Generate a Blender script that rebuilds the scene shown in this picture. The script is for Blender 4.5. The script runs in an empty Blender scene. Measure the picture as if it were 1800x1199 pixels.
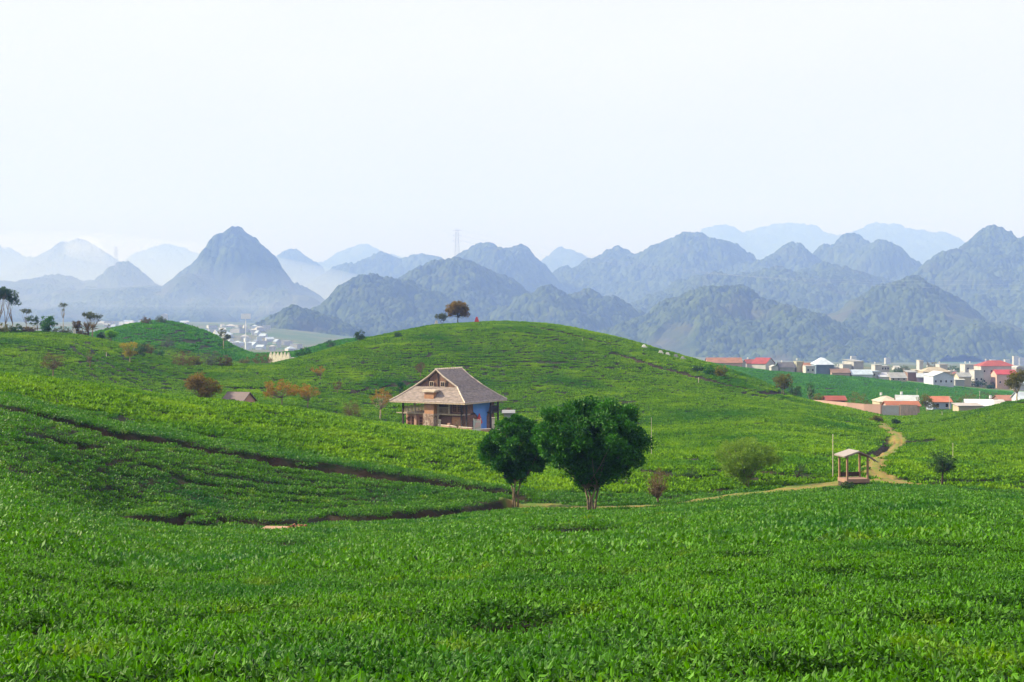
import bpy, math, random
import numpy as np
from mathutils import Vector, Matrix
R = math.radians
sc = bpy.context.scene
COL = sc.collection
F = 2400.0          # focal length in pixels of an 1800 pixel wide frame
PH = 560.0          # the horizon's row in that frame

# ---------------------------------------------------------------- camera, sky, sun, exposure
cam = bpy.data.cameras.new('camera')
cam.sensor_width = 36.0
cam.lens = 36.0 * F / 1800.0
cam.shift_y = (PH - 599.5) / 1800.0
cam.clip_start = 0.1
cam.clip_end = 60000
camo = bpy.data.objects.new('camera', cam)
camo.rotation_euler = (R(90), 0, 0)
COL.objects.link(camo)
sc.camera = camo

SUN_TO = Vector((-0.86, 0.10, 0.57)).normalized()
sun = bpy.data.lights.new('sun', 'SUN')
sun.energy = 5.0
sun.angle = R(0.6)
sun.color = (1.0, 0.97, 0.91)
suno = bpy.data.objects.new('sun', sun)
suno.rotation_euler = SUN_TO.to_track_quat('Z', 'Y').to_euler()
COL.objects.link(suno)

world = bpy.data.worlds.new('World')
sc.world = world
world.use_nodes = True
nt = world.node_tree
nt.nodes.clear()
wo = nt.nodes.new('ShaderNodeOutputWorld')
bg = nt.nodes.new('ShaderNodeBackground')
sky = nt.nodes.new('ShaderNodeTexSky')
sky.sky_type = 'NISHITA'
sky.sun_disc = False
sky.sun_elevation = math.asin(SUN_TO.z)
sky.sun_rotation = math.atan2(SUN_TO.x, SUN_TO.y)
sky.air_density = 1.0
sky.dust_density = 3.0
sky.ozone_density = 2.0
# a thin bright veil of high cloud over the whole sky
mixw = nt.nodes.new('ShaderNodeMix'); mixw.data_type = 'RGBA'
mixw.inputs[0].default_value = 0.90
mixw.inputs[7].default_value = (4.95, 4.86, 5.05, 1)
nt.links.new(sky.outputs[0], mixw.inputs[6])
tcw = nt.nodes.new('ShaderNodeTexCoord')
mpw = nt.nodes.new('ShaderNodeMapping'); mpw.inputs['Scale'].default_value = (1.2, 1.2, 4.0)
nzw = nt.nodes.new('ShaderNodeTexNoise'); nzw.inputs['Scale'].default_value = 2.2; nzw.inputs['Detail'].default_value = 5
rgw = nt.nodes.new('ShaderNodeMapRange')
rgw.inputs[1].default_value = 0.3; rgw.inputs[2].default_value = 0.7; rgw.inputs[3].default_value = 0.94; rgw.inputs[4].default_value = 1.03
mlw = nt.nodes.new('ShaderNodeVectorMath'); mlw.operation = 'SCALE'
nt.links.new(tcw.outputs['Generated'], mpw.inputs[0]); nt.links.new(mpw.outputs[0], nzw.inputs[0])
nt.links.new(nzw.outputs[0], rgw.inputs[0])
nt.links.new(mixw.outputs[2], mlw.inputs[0]); nt.links.new(rgw.outputs[0], mlw.inputs[3])
spw = nt.nodes.new('ShaderNodeSeparateXYZ'); nt.links.new(tcw.outputs['Generated'], spw.inputs[0])
hzw = nt.nodes.new('ShaderNodeMapRange'); hzw.inputs[1].default_value = 0.02; hzw.inputs[2].default_value = 0.22; hzw.inputs[3].default_value = 0.80; hzw.inputs[4].default_value = 1.0
nt.links.new(spw.outputs[2], hzw.inputs[0])
ml2 = nt.nodes.new('ShaderNodeVectorMath'); ml2.operation = 'SCALE'
nt.links.new(mlw.outputs[0], ml2.inputs[0]); nt.links.new(hzw.outputs[0], ml2.inputs[3])
nt.links.new(ml2.outputs[0], bg.inputs[0])
bg.inputs[1].default_value = 0.10
nt.links.new(bg.outputs[0], wo.inputs[0])

sc.view_settings.view_transform = 'Standard'
sc.view_settings.look = 'None'
sc.view_settings.exposure = 1.10
sc.view_settings.gamma = 1.0
sc.cycles.volume_bounces = 3
sc.cycles.max_bounces = 8
sc.cycles.diffuse_bounces = 3
sc.cycles.transparent_max_bounces = 8
sc.cycles.use_denoising = True

# ---------------------------------------------------------------- small numpy toolbox
def _hash(ix, iy, seed):
    h = (ix.astype(np.int64) * 374761393 + iy.astype(np.int64) * 668265263 + seed * 1274126177) & 0xffffffff
    h = ((h ^ (h >> 13)) * 1274126177) & 0xffffffff
    h = ((h ^ (h >> 16)) * 2246822519) & 0xffffffff
    return ((h ^ (h >> 15)) & 0xffffff) / float(0xffffff)

def vnoise(x, y, seed=0):
    ix = np.floor(x); iy = np.floor(y)
    fx = x - ix; fy = y - iy
    fx = fx * fx * fx * (fx * (fx * 6 - 15) + 10); fy = fy * fy * fy * (fy * (fy * 6 - 15) + 10)
    a = _hash(ix, iy, seed); b = _hash(ix + 1, iy, seed); c = _hash(ix, iy + 1, seed); d = _hash(ix + 1, iy + 1, seed)
    return (a + (b - a) * fx) * (1 - fy) + (c + (d - c) * fx) * fy

def fbm(x, y, seed=0, oct=4):
    s = 0; a = 0.5; t = 0
    for o in range(oct):
        s = s + a * vnoise(x * 2 ** o + 17.3 * o, y * 2 ** o - 9.1 * o, seed + o); t += a; a *= 0.5
    return s / t            # 0..1

def crowns(x, y, cell, seed):
    """Tree crowns seen as domes on a jittered grid: height of the tallest dome (0..1) and that crown's own random number."""
    gx = np.floor(x / cell); gy = np.floor(y / cell)
    best = np.zeros_like(x); tint = np.zeros_like(x)
    for dx in (-1, 0, 1):
        for dy in (-1, 0, 1):
            cx, cy = gx + dx, gy + dy
            px = (cx + _hash(cx, cy, seed)) * cell; py = (cy + _hash(cx, cy, seed + 5)) * cell
            k = _hash(cx, cy, seed + 9)
            r = cell * (0.5 + 0.55 * k)
            d = 1 - ((x - px) ** 2 + (y - py) ** 2) / (r * r)
            hgt = np.sqrt(np.clip(d, 0, 1)) * (0.45 + 0.55 * _hash(cx, cy, seed + 3))
            m = hgt > best
            best = np.where(m, hgt, best); tint = np.where(m, _hash(cx, cy, seed + 11), tint)
    return best, tint

def pchip(xk, yk, x):
    xk = np.asarray(xk, float); yk = np.asarray(yk, float)
    h = np.diff(xk); d = np.diff(yk) / h
    m = np.zeros_like(yk)
    for i in range(1, len(xk) - 1):
        if d[i - 1] * d[i] > 0:
            w1 = 2 * h[i] + h[i - 1]; w2 = h[i] + 2 * h[i - 1]
            m[i] = (w1 + w2) / (w1 / d[i - 1] + w2 / d[i])
    m[0] = d[0]; m[-1] = d[-1]
    x = np.clip(x, xk[0], xk[-1])
    i = np.clip(np.searchsorted(xk, x) - 1, 0, len(xk) - 2)
    t = (x - xk[i]) / h[i]
    return ((2 * t ** 3 - 3 * t ** 2 + 1) * yk[i] + (t ** 3 - 2 * t ** 2 + t) * h[i] * m[i]
            + (-2 * t ** 3 + 3 * t ** 2) * yk[i + 1] + (t ** 3 - t ** 2) * h[i] * m[i + 1])

def mesh_np(name, verts, loops, sizes, mats=(), attrs=None, smooth=False, matidx=None):
    """verts (n,3); loops flat vertex indices; sizes = corners of each face (an int or an array)."""
    verts = np.asarray(verts, np.float32); loops = np.asarray(loops, np.int32).ravel()
    if np.isscalar(sizes):
        sizes = np.full(len(loops) // sizes, sizes, np.int32)
    sizes = np.asarray(sizes, np.int32)
    me = bpy.data.meshes.new(name)
    me.vertices.add(len(verts)); me.vertices.foreach_set('co', verts.ravel())
    if len(sizes):
        me.loops.add(len(loops)); me.loops.foreach_set('vertex_index', loops)
        me.polygons.add(len(sizes))
        st = np.zeros(len(sizes), np.int32); st[1:] = np.cumsum(sizes)[:-1]
        me.polygons.foreach_set('loop_start', st); me.polygons.foreach_set('loop_total', sizes)
        if matidx is not None:
            me.polygons.foreach_set('material_index', np.asarray(matidx, np.int32))
        me.polygons.foreach_set('use_smooth', np.full(len(sizes), bool(smooth)))
    for m in mats:
        me.materials.append(m)
    for k, v in (attrs or {}).items():
        v = np.asarray(v)
        ty = 'INT' if v.dtype.kind == 'i' else 'FLOAT'
        a = me.attributes.new(k, ty, 'POINT')
        a.data.foreach_set('value', v.astype(np.int32 if ty == 'INT' else np.float32))
    me.update(calc_edges=True)
    return me

def link(name, me, parent=None, loc=None):
    o = bpy.data.objects.new(name, me)
    COL.objects.link(o)
    if parent is not None:
        o.parent = parent
    if loc is not None:
        o.location = loc
    return o

def tag(o, label=None, cat=None, group=None, kind=None):
    if label: o['label'] = label
    if cat: o['category'] = cat
    if group: o['group'] = group
    if kind: o['kind'] = kind
    return o

def empty(name, loc, rz=0, **k):
    o = bpy.data.objects.new(name, None)
    COL.objects.link(o)
    o.location = loc; o.rotation_euler = (0, 0, rz)
    o.empty_display_size = 0.3
    return tag(o, **k)

def grid_faces(nu, nv, keep=None):
    i = np.arange(nu * nv).reshape(nv, nu)
    q = np.stack([i[:-1, :-1], i[:-1, 1:], i[1:, 1:], i[1:, :-1]], -1).reshape(-1, 4)
    return q if keep is None else q[keep]

# ---------------------------------------------------------------- materials
def mat_new(name):
    m = bpy.data.materials.new(name); m.use_nodes = True
    n = m.node_tree.nodes; n.clear()
    out = n.new('ShaderNodeOutputMaterial'); b = n.new('ShaderNodeBsdfPrincipled')
    m.node_tree.links.new(b.outputs[0], out.inputs[0])
    return m, m.node_tree, b, out

def noise_col(t, c1, c2, scale, detail=4, lo=0.35, hi=0.65, vec=None, stretch=None):
    n = t.nodes; nz = n.new('ShaderNodeTexNoise'); nz.inputs['Scale'].default_value = scale; nz.inputs['Detail'].default_value = detail
    if vec is None:
        g = n.new('ShaderNodeNewGeometry'); vec = g.outputs['Position']
    if stretch:
        mp = n.new('ShaderNodeMapping'); mp.inputs['Scale'].default_value = stretch
        t.links.new(vec, mp.inputs[0]); vec = mp.outputs[0]
    t.links.new(vec, nz.inputs['Vector'])
    mr = n.new('ShaderNodeMapRange'); mr.inputs[1].default_value = lo; mr.inputs[2].default_value = hi
    t.links.new(nz.outputs[0], mr.inputs[0])
    mx = n.new('ShaderNodeMix'); mx.data_type = 'RGBA'
    t.links.new(mr.outputs[0], mx.inputs[0])
    for s, c in ((6, c1), (7, c2)):
        if isinstance(c, tuple): mx.inputs[s].default_value = (*c, 1)
        else: t.links.new(c, mx.inputs[s])
    return mx.outputs[2]

def attr_mix(t, name, c1, c2):
    a = t.nodes.new('ShaderNodeAttribute'); a.attribute_name = name
    mx = t.nodes.new('ShaderNodeMix'); mx.data_type = 'RGBA'
    t.links.new(a.outputs['Fac'], mx.inputs[0])
    for s, c in ((6, c1), (7, c2)):
        if isinstance(c, tuple): mx.inputs[s].default_value = (*c, 1)
        else: t.links.new(c, mx.inputs[s])
    return mx.outputs[2]

def add_bump(t, b, scale, strength, dist=0.05, detail=4, stretch=None):
    n = t.nodes; nz = n.new('ShaderNodeTexNoise'); nz.inputs['Scale'].default_value = scale; nz.inputs['Detail'].default_value = detail
    g = n.new('ShaderNodeTexCoord'); v = g.outputs['Object']
    if stretch:
        mp = n.new('ShaderNodeMapping'); mp.inputs['Scale'].default_value = stretch
        t.links.new(v, mp.inputs[0]); v = mp.outputs[0]
    t.links.new(v, nz.inputs['Vector'])
    bp = n.new('ShaderNodeBump'); bp.inputs['Strength'].default_value = strength; bp.inputs['Distance'].default_value = dist
    t.links.new(nz.outputs[0], bp.inputs['Height']); t.links.new(bp.outputs[0], b.inputs['Normal'])

MATS = {}
def simple(name, c, rough=0.8, c2=None, scale=2.0, bump=0.0, bscale=8.0, stretch=None, metal=0.0):
    if name in MATS: return MATS[name]
    m, t, b, o = mat_new(name)
    if c2 is None: c2 = tuple(x * 0.72 for x in c)
    t.links.new(noise_col(t, c, c2, scale, stretch=stretch), b.inputs['Base Color'])
    b.inputs['Roughness'].default_value = rough; b.inputs['Metallic'].default_value = metal
    if bump: add_bump(t, b, bscale, bump, stretch=stretch)
    MATS[name] = m
    return m

def leafmat(name, dark, light, trans=0.3, rough=0.5, patch=None, pscale=0.08, spec=0.3, pl=0.5, ph=0.7, field=None, fscale=0.02):
    """leaf: colour from the leaf's own 'tint', and where asked yellower or darker patches of plants by world position"""
    m, t, b, o = mat_new(name)
    c = attr_mix(t, 'tint', dark, light)
    if patch:
        p = noise_col(t, c, patch, pscale, 5, pl, ph)
        c = p
    if field:
        c = noise_col(t, c, field, fscale, 3, 0.5, 0.75)
    t.links.new(c, b.inputs['Base Color'])
    b.inputs['Roughness'].default_value = rough
    b.inputs['Specular IOR Level'].default_value = spec
    tr = t.nodes.new('ShaderNodeBsdfTranslucent'); mx = t.nodes.new('ShaderNodeMixShader'); mx.inputs[0].default_value = trans
    t.links.new(c, tr.inputs[0]); t.links.new(b.outputs[0], mx.inputs[1]); t.links.new(tr.outputs[0], mx.inputs[2])
    t.links.new(mx.outputs[0], o.inputs[0])
    MATS[name] = m
    return m

# ---------------------------------------------------------------- terrain: ridge and valley lines, each a (distance, row) pair per column of view
PXK = [-900, 0, 100, 200, 280, 350, 450, 520, 600, 700, 780, 870, 950, 1050, 1200, 1300, 1400, 1500, 1570, 1650, 1800, 2700]
KEYS = [   # every list: rows (as seen from the viewpoint) / distances
 # valley line below the near slope
 ([835,855,880,912,922,927,928,924,920,914,908,896,892,888,878,868,858,850,847,850,864,880],
  [60,66,71,77,80,83,86,88,90,93,96,100,103,105,108,110,112,114,116,115,112,100]),
 # lower third of the left slope, where the long ditch runs
 ([690,718,742,765,780,793,806,818,828,843,856,869,866,858,844,834,826,816,812,822,834,850],
  [95,98,100,102,103,104,105,106,107,108,109,111,114,118,122,125,128,131,133,130,126,115]),
 # the left slope's crest, fading out to the right
 ([640,655,665,678,693,700,711,719,733,747,755,765,776,772,765,762,764,774,782,780,772,790],
  [150,152,155,158,162,165,168,172,178,186,192,196,200,200,200,200,200,198,195,190,185,170]),
 # hollow behind that crest, where the house stands
 ([660,668,680,705,716,718,722,727,740,751,755,760,752,744,735,732,734,750,762,757,742,760],
  [200,205,208,210,212,214,216,218,222,226,228,230,232,235,236,236,234,228,222,215,210,190]),
 # foot of the far slopes
 ([640,645,662,684,696,699,699,699,702,708,706,704,699,693,698,706,720,735,748,746,726,730],
  [245,250,254,258,262,264,266,268,270,272,275,278,280,282,280,276,272,262,256,250,245,220]),
 # crest of the far slopes
 ([570,580,584,601,628,640,641,630,607,582,569,565,568,584,625,655,697,721,736,734,704,660],
  [340,345,345,342,340,342,350,362,378,400,415,425,424,412,388,362,332,310,298,292,290,280]),
 # low ground behind it
 ([590,602,608,614,634,645,647,636,618,600,590,586,592,618,652,668,700,716,729,726,716,690],
  [400,405,405,400,395,395,402,412,425,445,460,480,480,465,440,415,390,375,365,360,360,350]),
 # second line of tea hills
 ([620,608,600,577,563,579,622,618,598,590,590,594,600,620,645,668,700,708,712,712,710,700],
  [560,555,550,545,540,540,545,545,545,550,560,570,570,560,540,520,500,490,485,485,485,480]),
 # far field's upper edge
 ([640,640,640,640,642,642,640,636,632,628,626,624,626,628,632,646,656,662,669,677,689,700],
  [720,720,720,720,720,720,720,720,720,720,720,720,720,720,720,700,700,705,710,712,712,712]),
 ([630,630,630,629,628,628,628,628,630,632,634,636,638,640,642,646,650,652,654,656,658,660],
  [900]*22),
 ([612,612,612,612,612,612,613,614,616,620,622,625,628,632,636,638,640,641,642,643,644,645],
  [2100]*22),
 ([570,570,570,570,570,572,576,582,592,604,616,622,625,627,630,633,636,638,639,640,641,642],
  [3200]*22),
 ([566,566,566,566,566,566,568,572,578,586,594,598,604,606,606,606,606,606,606,606,606,606],
  [5000]*22),
 ([566]*22, [20000]*22),
]
PGRID = np.arange(-900, 2701, 6.0)
LNEAR = math.log(9.0)
LG = np.linspace(LNEAR, math.log(20000), 1500)
A0, B0 = -1.25, None
def _build_table():
    n = len(PGRID)
    rows = np.stack([pchip(PXK, k[0], PGRID) for k in KEYS]); dist = np.stack([pchip(PXK, k[1], PGRID) for k in KEYS])
    T = np.zeros((n, len(LG)))
    for i in range(n):
        yv, pv = dist[0, i], rows[0, i]
        a, y0 = -1.25, 9.0
        z0 = -(1199 - PH) / F * y0; z1 = -(pv - PH) / F * yv
        ys = [9.0]; ps = [1199.0]
        for f in (0.06, 0.14, 0.26, 0.42, 0.62, 0.82):      # near slope: a plane, slightly hollow
            y = y0 + (yv - y0) * f; z = z0 + (z1 - z0) * f - 0.35 * math.sin(f * math.pi)
            ys.append(y); ps.append(PH - z * F / y)
        ys += list(dist[:, i]); ps += list(rows[:, i])
        T[i] = pchip(np.log(ys), ps, LG)
    return T
TAB = _build_table()
kern = np.exp(-np.linspace(-2, 2, 9) ** 2); kern /= kern.sum()
TAB = np.apply_along_axis(lambda c: np.convolve(np.pad(c, 4, mode='edge'), kern, 'valid'), 0, TAB)
TAB = np.apply_along_axis(lambda c: np.convolve(np.pad(c, 4, mode='edge'), kern, 'valid'), 1, TAB)
DL = LG[1] - LG[0]
def H(X, Y):
    """Height of the land (the top of the tea) relative to the eye."""
    X = np.asarray(X, float); Y = np.asarray(Y, float)
    Yc = np.maximum(Y, 9.0)
    fi = np.clip((900 + F * X / Yc - PGRID[0]) / 6.0, 0, len(PGRID) - 1.001)
    fj = np.clip((np.log(Yc) - LNEAR) / DL, 0, len(LG) - 1.001)
    i = fi.astype(int); j = fj.astype(int); a = fi - i; b = fj - j
    p = (TAB[i, j] * (1 - a) + TAB[i + 1, j] * a) * (1 - b) + (TAB[i, j + 1] * (1 - a) + TAB[i + 1, j + 1] * a) * b
    z = (PH - p) / F * Yc
    z = np.where(Y < 9.0, z + (9.0 - Y) * 0.12, z)
    amp = np.clip((Y - 5) / 40, 0, 1) * np.clip(1.6 - Y / 600, 0.15, 1)
    return z + amp * ((fbm(X / 14, Y / 14, 40, 3) - 0.5) * 0.55 + (fbm(X / 3.4, Y / 3.4, 60, 2) - 0.5) * 0.22)

def seen(px, py, ymin=9.0):
    """The first point of the land met by the line of sight through (px, py), beyond ymin."""
    ls = LG[LG >= math.log(ymin)]
    Y = np.exp(ls); X = (px - 900) / F * Y
    p = PH - H(X, Y) * F / Y
    k = np.nonzero(p <= py)[0]
    k = k[0] if len(k) else int(np.argmin(p))
    return float(X[k]), float(Y[k])

def poly_world(pts, ymin=9.0):
    return np.array([seen(p[0], p[1], p[2] if len(p) > 2 else ymin) for p in pts])

def dist_poly(X, Y, P, W=None):
    """distance to a polyline and, with W (a half-width per vertex), distance minus that width"""
    best = np.full(X.shape, 1e9)
    for k in range(len(P) - 1):
        ax, ay = P[k]; bx, by = P[k + 1]
        dx, dy = bx - ax, by - ay; L = dx * dx + dy * dy + 1e-9
        t = np.clip(((X - ax) * dx + (Y - ay) * dy) / L, 0, 1)
        d = np.hypot(X - ax - t * dx, Y - ay - t * dy)
        if W is not None: d = d - (W[k] + (W[k + 1] - W[k]) * t)
        best = np.minimum(best, d)
    return best

SOIL = 0.26     # depth of the soil below the tea tops
# ditches and gaps: dark lines between blocks of tea; (points, half-width, depth below the tea)
DITCH = [
 ([(-160,704),(-60,712),(0,719),(100,742),(200,765),(330,786),(450,806),(600,829),(700,845),(800,859),(900,873),(925,878)], 0.42, -0.45),
 ([(205,928,77),(250,928,78),(300,923,80),(330,918,81),(400,919,83),(470,926,85),(545,922,87)], 0.45, -0.55),
 ([(545,922,87),(580,917,88.5),(640,920,91),(700,917,93),(780,910,96),(840,904,98),(900,892,100)], 0.5, -0.6),
 ([(925,572,340),(960,578,340),(1050,598,330),(1090,607,330)], 0.8, 0.3),
 ([(1085,622),(1130,637),(1200,655),(1280,676),(1340,690),(1400,697)], 1.1, 0.3),
 ([(1630,845),(1700,856),(1800,867),(1900,876)], 0.5, 0.1),
 ([(1370,792),(1440,796),(1470,800)], 0.5, 0.1),
 ([(930,877),(1000,881),(1060,881),(1110,878),(1150,876),(1200,869),(1250,861),(1300,856),(1380,850),(1430,846),(1468,842)], 0.3, 0.0),
 ([(1520,800),(1538,791),(1554,781),(1560,770)], 0.5, 0.2),
 ([(1600,842),(1640,849)], 0.4, 0.1),
 ([(1580,775),(1600,776),(1640,774)], 0.6, 0.1),
 ([(1580,748),(1640,742),(1700,728),(1750,714),(1800,707)], 0.9, 0.25),
 ([(395,680),(430,682),(470,682)], 0.9, 0.2),
 ([(665,680),(720,671),(745,668)], 0.7, 0.0),
 ([(610,690),(650,683)], 0.5, 0.0),
 ([(1110,822),(1180,834),(1240,838)], 0.5, 0.1),
 ([(1320,826),(1380,832),(1440,836)], 0.5, 0.1),
 ([(945,925),(985,932),(1000,924),(1050,920),(1080,926)], 0.7, 0.35),
 ([(90,768),(120,776),(145,780)], 0.35, 0.0),
 ([(540,930),(600,938)], 0.3, 0.0),
 ([(690,1062),(725,1066)], 0.40, 0.0), ([(800,1078),(850,1077)], 0.42, 0.0), ([(925,1071),(990,1067)], 0.38, 0.0),
 ([(1500,1000),(1580,1003)], 0.42, 0.0), ([(260,975),(300,978)], 0.45, 0.0), ([(1450,988),(1475,990)], 0.45, 0.3), ([(350,1000),(385,1003)], 0.42, 0.0), ([(900,972),(950,975)], 0.5, 0.0), ([(1620,950),(1680,954)], 0.5, 0.0), ([(1730,1040),(1790,1044)], 0.4, 0.0), ([(500,950),(560,955)], 0.5, 0.1),
]
PATH = [
 ([(905,890),(960,889),(1050,892),(1150,888),(1250,874),(1300,868),(1380,862),(1440,853),(1500,845)], [1.4,2.2,1.6,0.9,1.1,1.4,2.2,2.4,1.8]),
 ([(1500,845),(1560,843),(1575,848),(1640,852)], [1.6,1.6,1.0,0.3]),
 ([(1592,850),(1556,840),(1538,824),(1541,807),(1560,791),(1579,776),(1574,762),(1558,752),(1549,744)], [1.2,1.1,1.0,1.0,1.1,1.1,1.1,1.1,1.3]),
]
DW = [(poly_world(p), w, d) for p, w, d in DITCH]
PW = [(poly_world(p), w) for p, w in PATH]
_H0 = H
def H(X, Y):
    """the land with its terrace steps: before each ditch the tea stands a little lower than behind it"""
    X = np.asarray(X, float); Y = np.asarray(Y, float)
    z = _H0(X, Y)
    if X.size < 3: sub = None
    for P, w, d in DW:
        A = 0.30 + 0.5 * max(d, 0) if w > 0.3 else 0.22
        reach = 4.5 if w > 0.3 else 1.6
        m = (X > P[:, 0].min() - 5) & (X < P[:, 0].max() + 5) & (Y > P[:, 1].min() - 6) & (Y < P[:, 1].max() + 12)
        if not m.any(): continue
        x, y = X[m], Y[m]
        o = np.argsort(P[:, 0]); yl = np.interp(x, P[o, 0], P[o, 1])
        dd = dist_poly(x, y, P)
        end = np.clip(np.minimum(x - P[:, 0].min(), P[:, 0].max() - x) / 1.5 + 0.5, 0, 1)
        if d < 0: z[m] += np.where(y > yl, -d * np.clip(1.15 - dd / 10, 0, 1) ** 1.3 * np.clip(dd / 0.5, 0, 1), 0) * end
        else: z[m] -= np.where(y < yl, A * np.clip(1 - dd / reach, 0, 1) ** 1.5, 0) * end
    return z
SLAB = seen(494, 931, 81)
HOUSE = (-10.4, 225.0)
def masks(X, Y):
    """path (1 on a track), gap (1 in a ditch), other cleared ground (1 where no tea grows)"""
    jit = (fbm(X / 2.2, Y / 2.2, 90, 2) - 0.5) * 0.9
    path = np.zeros(X.shape)
    for P, W in PW:
        path = np.maximum(path, np.clip(0.5 - (dist_poly(X, Y, P, W) + jit * 1.5) / 0.5, 0, 1))
    gap = np.zeros(X.shape)
    for P, w, d in DW:
        gap = np.maximum(gap, np.clip(0.5 - (dist_poly(X, Y, P) + jit * 0.5 - w * 1.3) / 0.4, 0, 1))
    hx, hy = X - HOUSE[0], Y - HOUSE[1]
    clear = (np.hypot(hx * 0.9, hy) < 9.5).astype(float)
    clear = np.maximum(clear, (np.hypot(X - SLAB[0], Y - SLAB[1]) < 1.7) * 1.0)
    # yards and the scrubby strip between the hills on the right, the scrub saddle on the left
    px = 900 + F * X / np.maximum(Y, 1)
    clear = np.maximum(clear, ((px > 1395) & (px < 1590) & (Y > 330) & (Y < 480)) * 1.0)
    rut = np.zeros(X.shape)
    for P, W in PW:
        dd = dist_poly(X, Y, P); rut = np.maximum(rut, np.clip(1 - np.abs(dd - 0.5 + jit * 0.12) / 0.28, 0, 1))
    return path, gap, clear, rut
# ---------------------------------------------------------------- ground sheet
def build_ground():
    s_in = np.arange(-0.46, 0.4601, 0.0012)
    s_out = np.geomspace(0.46, 2.6, 60)[1:]
    s = np.concatenate([-s_out[::-1], s_in, s_out])
    y1 = np.concatenate([np.linspace(-25, 4, 16)[:-1], np.geomspace(4, 9, 20)[:-1], np.geomspace(9, 1000, 760), np.geomspace(1000, 20000, 90)[1:]])
    S, Y = np.meshgrid(s, y1)
    X = S * (np.maximum(Y, 0) + 8 + np.abs(np.minimum(Y, 0)))
    px = 900 + F * X / np.maximum(Y, 1)
    path, gap, clear, rut = masks(X, Y)
    Z = H(X, Y)
    far = np.clip((Y - 690) / 20, 0, 1)
    depth = SOIL * (1 - far)
    Z = Z - depth + 0.25 * path * (1 - gap) - gap * 0.40 - rut * path * 0.07
    # wheel ruts of the track
    # plain: the whole valley floor beyond the tea hills
    tp = np.clip((Y - 715) / 12, 0, 1)
    scrub = clear
    V = np.stack([X, Y, Z], -1).reshape(-1, 3)
    me = mesh_np('ground', V, grid_faces(len(s), len(y1)), 4, attrs={'path': path.ravel(), 'gap': gap.ravel(), 'far': far.ravel(), 'plain': tp.ravel(), 'scrub': scrub.ravel(), 'rut': rut.ravel()}, smooth=True)
    m, t, b, o = mat_new('ground')
    soil = noise_col(t, (0.024, 0.014, 0.009), (0.045, 0.026, 0.016), 1.5)
    under = noise_col(t, (0.008, 0.020, 0.003), soil, 0.9, 4, 0.45, 0.7)  # understory shade put into the colour as dark green, patched with soil
    c = attr_mix(t, 'gap', under, soil)
    grassy = noise_col(t, (0.21, 0.165, 0.04), (0.09, 0.15, 0.015), 0.6, 6, 0.36, 0.60)
    dirt = attr_mix(t, 'rut', grassy, noise_col(t, (0.27, 0.16, 0.06), (0.18, 0.12, 0.045), 1.2, 5))
    c = attr_mix(t, 'path', c, dirt)
    scr = noise_col(t, (0.07, 0.13, 0.02), (0.16, 0.15, 0.04), 0.35, 6, 0.4, 0.65)
    c = attr_mix(t, 'scrub', c, scr)
    fieldc = noise_col(t, (0.016, 0.16, 0.012), (0.030, 0.20, 0.012), 0.25, 6, 0.35, 0.65, stretch=(1, 0.35, 1))
    c = attr_mix(t, 'far', c, fieldc)
    pl = noise_col(t, (0.05, 0.10, 0.03), (0.12, 0.12, 0.06), 0.012, 6, 0.4, 0.6, stretch=(1, 0.5, 1))
    c = attr_mix(t, 'plain', c, pl)
    t.links.new(c, b.inputs['Base Color']); b.inputs['Roughness'].default_value = 0.95; b.inputs['Specular IOR Level'].default_value = 0.2
    add_bump(t, b, 3.0, 0.6, 0.12, 6)
    me.materials.append(m)
    tag(link('ground', me), kind='structure')
build_ground()

# ---------------------------------------------------------------- tea: leaves grown in clumps set side by side over the slopes
def leaf_quads(rng, C, D, U, L, W, fold=0.25, two=True):
    """Leaves from base points C along D with side vector U; each a folded blade of 2 quads, or one rhomb."""
    n = len(C); N = np.cross(D, U)
    L = np.broadcast_to(L, n)[:, None]; W = np.broadcast_to(W, n)[:, None]
    if two:
        tip = C + D * L; mid = C + D * L * 0.5 - N * W * fold
        l1 = C + D * L * 0.25 + U * W * 0.45; l2 = C + D * L * 0.68 + U * W * 0.42
        r1 = C + D * L * 0.25 - U * W * 0.45; r2 = C + D * L * 0.68 - U * W * 0.42
        tip = tip - N * L * 0.12
        V = np.stack([C, l1, l2, tip, r2, r1], 1).reshape(-1, 3)
        b = (np.arange(n) * 6)[:, None]
        Fc = np.concatenate([b + np.array([0, 1, 2, 3]), b + np.array([0, 3, 4, 5])], 1).reshape(-1, 4)
        return V, Fc, 6
    V = np.stack([C, C + D * L * 0.5 + U * W * 0.5, C + D * L, C + D * L * 0.5 - U * W * 0.5], 1).reshape(-1, 3)
    return V, (np.arange(n * 4)).reshape(-1, 4), 4

def rand_dirs(rng, n, up_mean, spread):
    az = rng.uniform(0, 2 * np.pi, n); el = np.clip(rng.normal(up_mean, spread, n), -0.6, 1.5)
    D = np.stack([np.cos(az) * np.cos(el), np.sin(az) * np.cos(el), np.sin(el)], 1)
    U = np.cross(D, np.array([0, 0, 1.0])); U /= np.linalg.norm(U, axis=1, keepdims=True) + 1e-9
    roll = rng.uniform(-0.9, 0.9, n)[:, None]
    U = U * np.cos(roll) + np.cross(D, U) * np.sin(roll)
    return D, U

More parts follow.
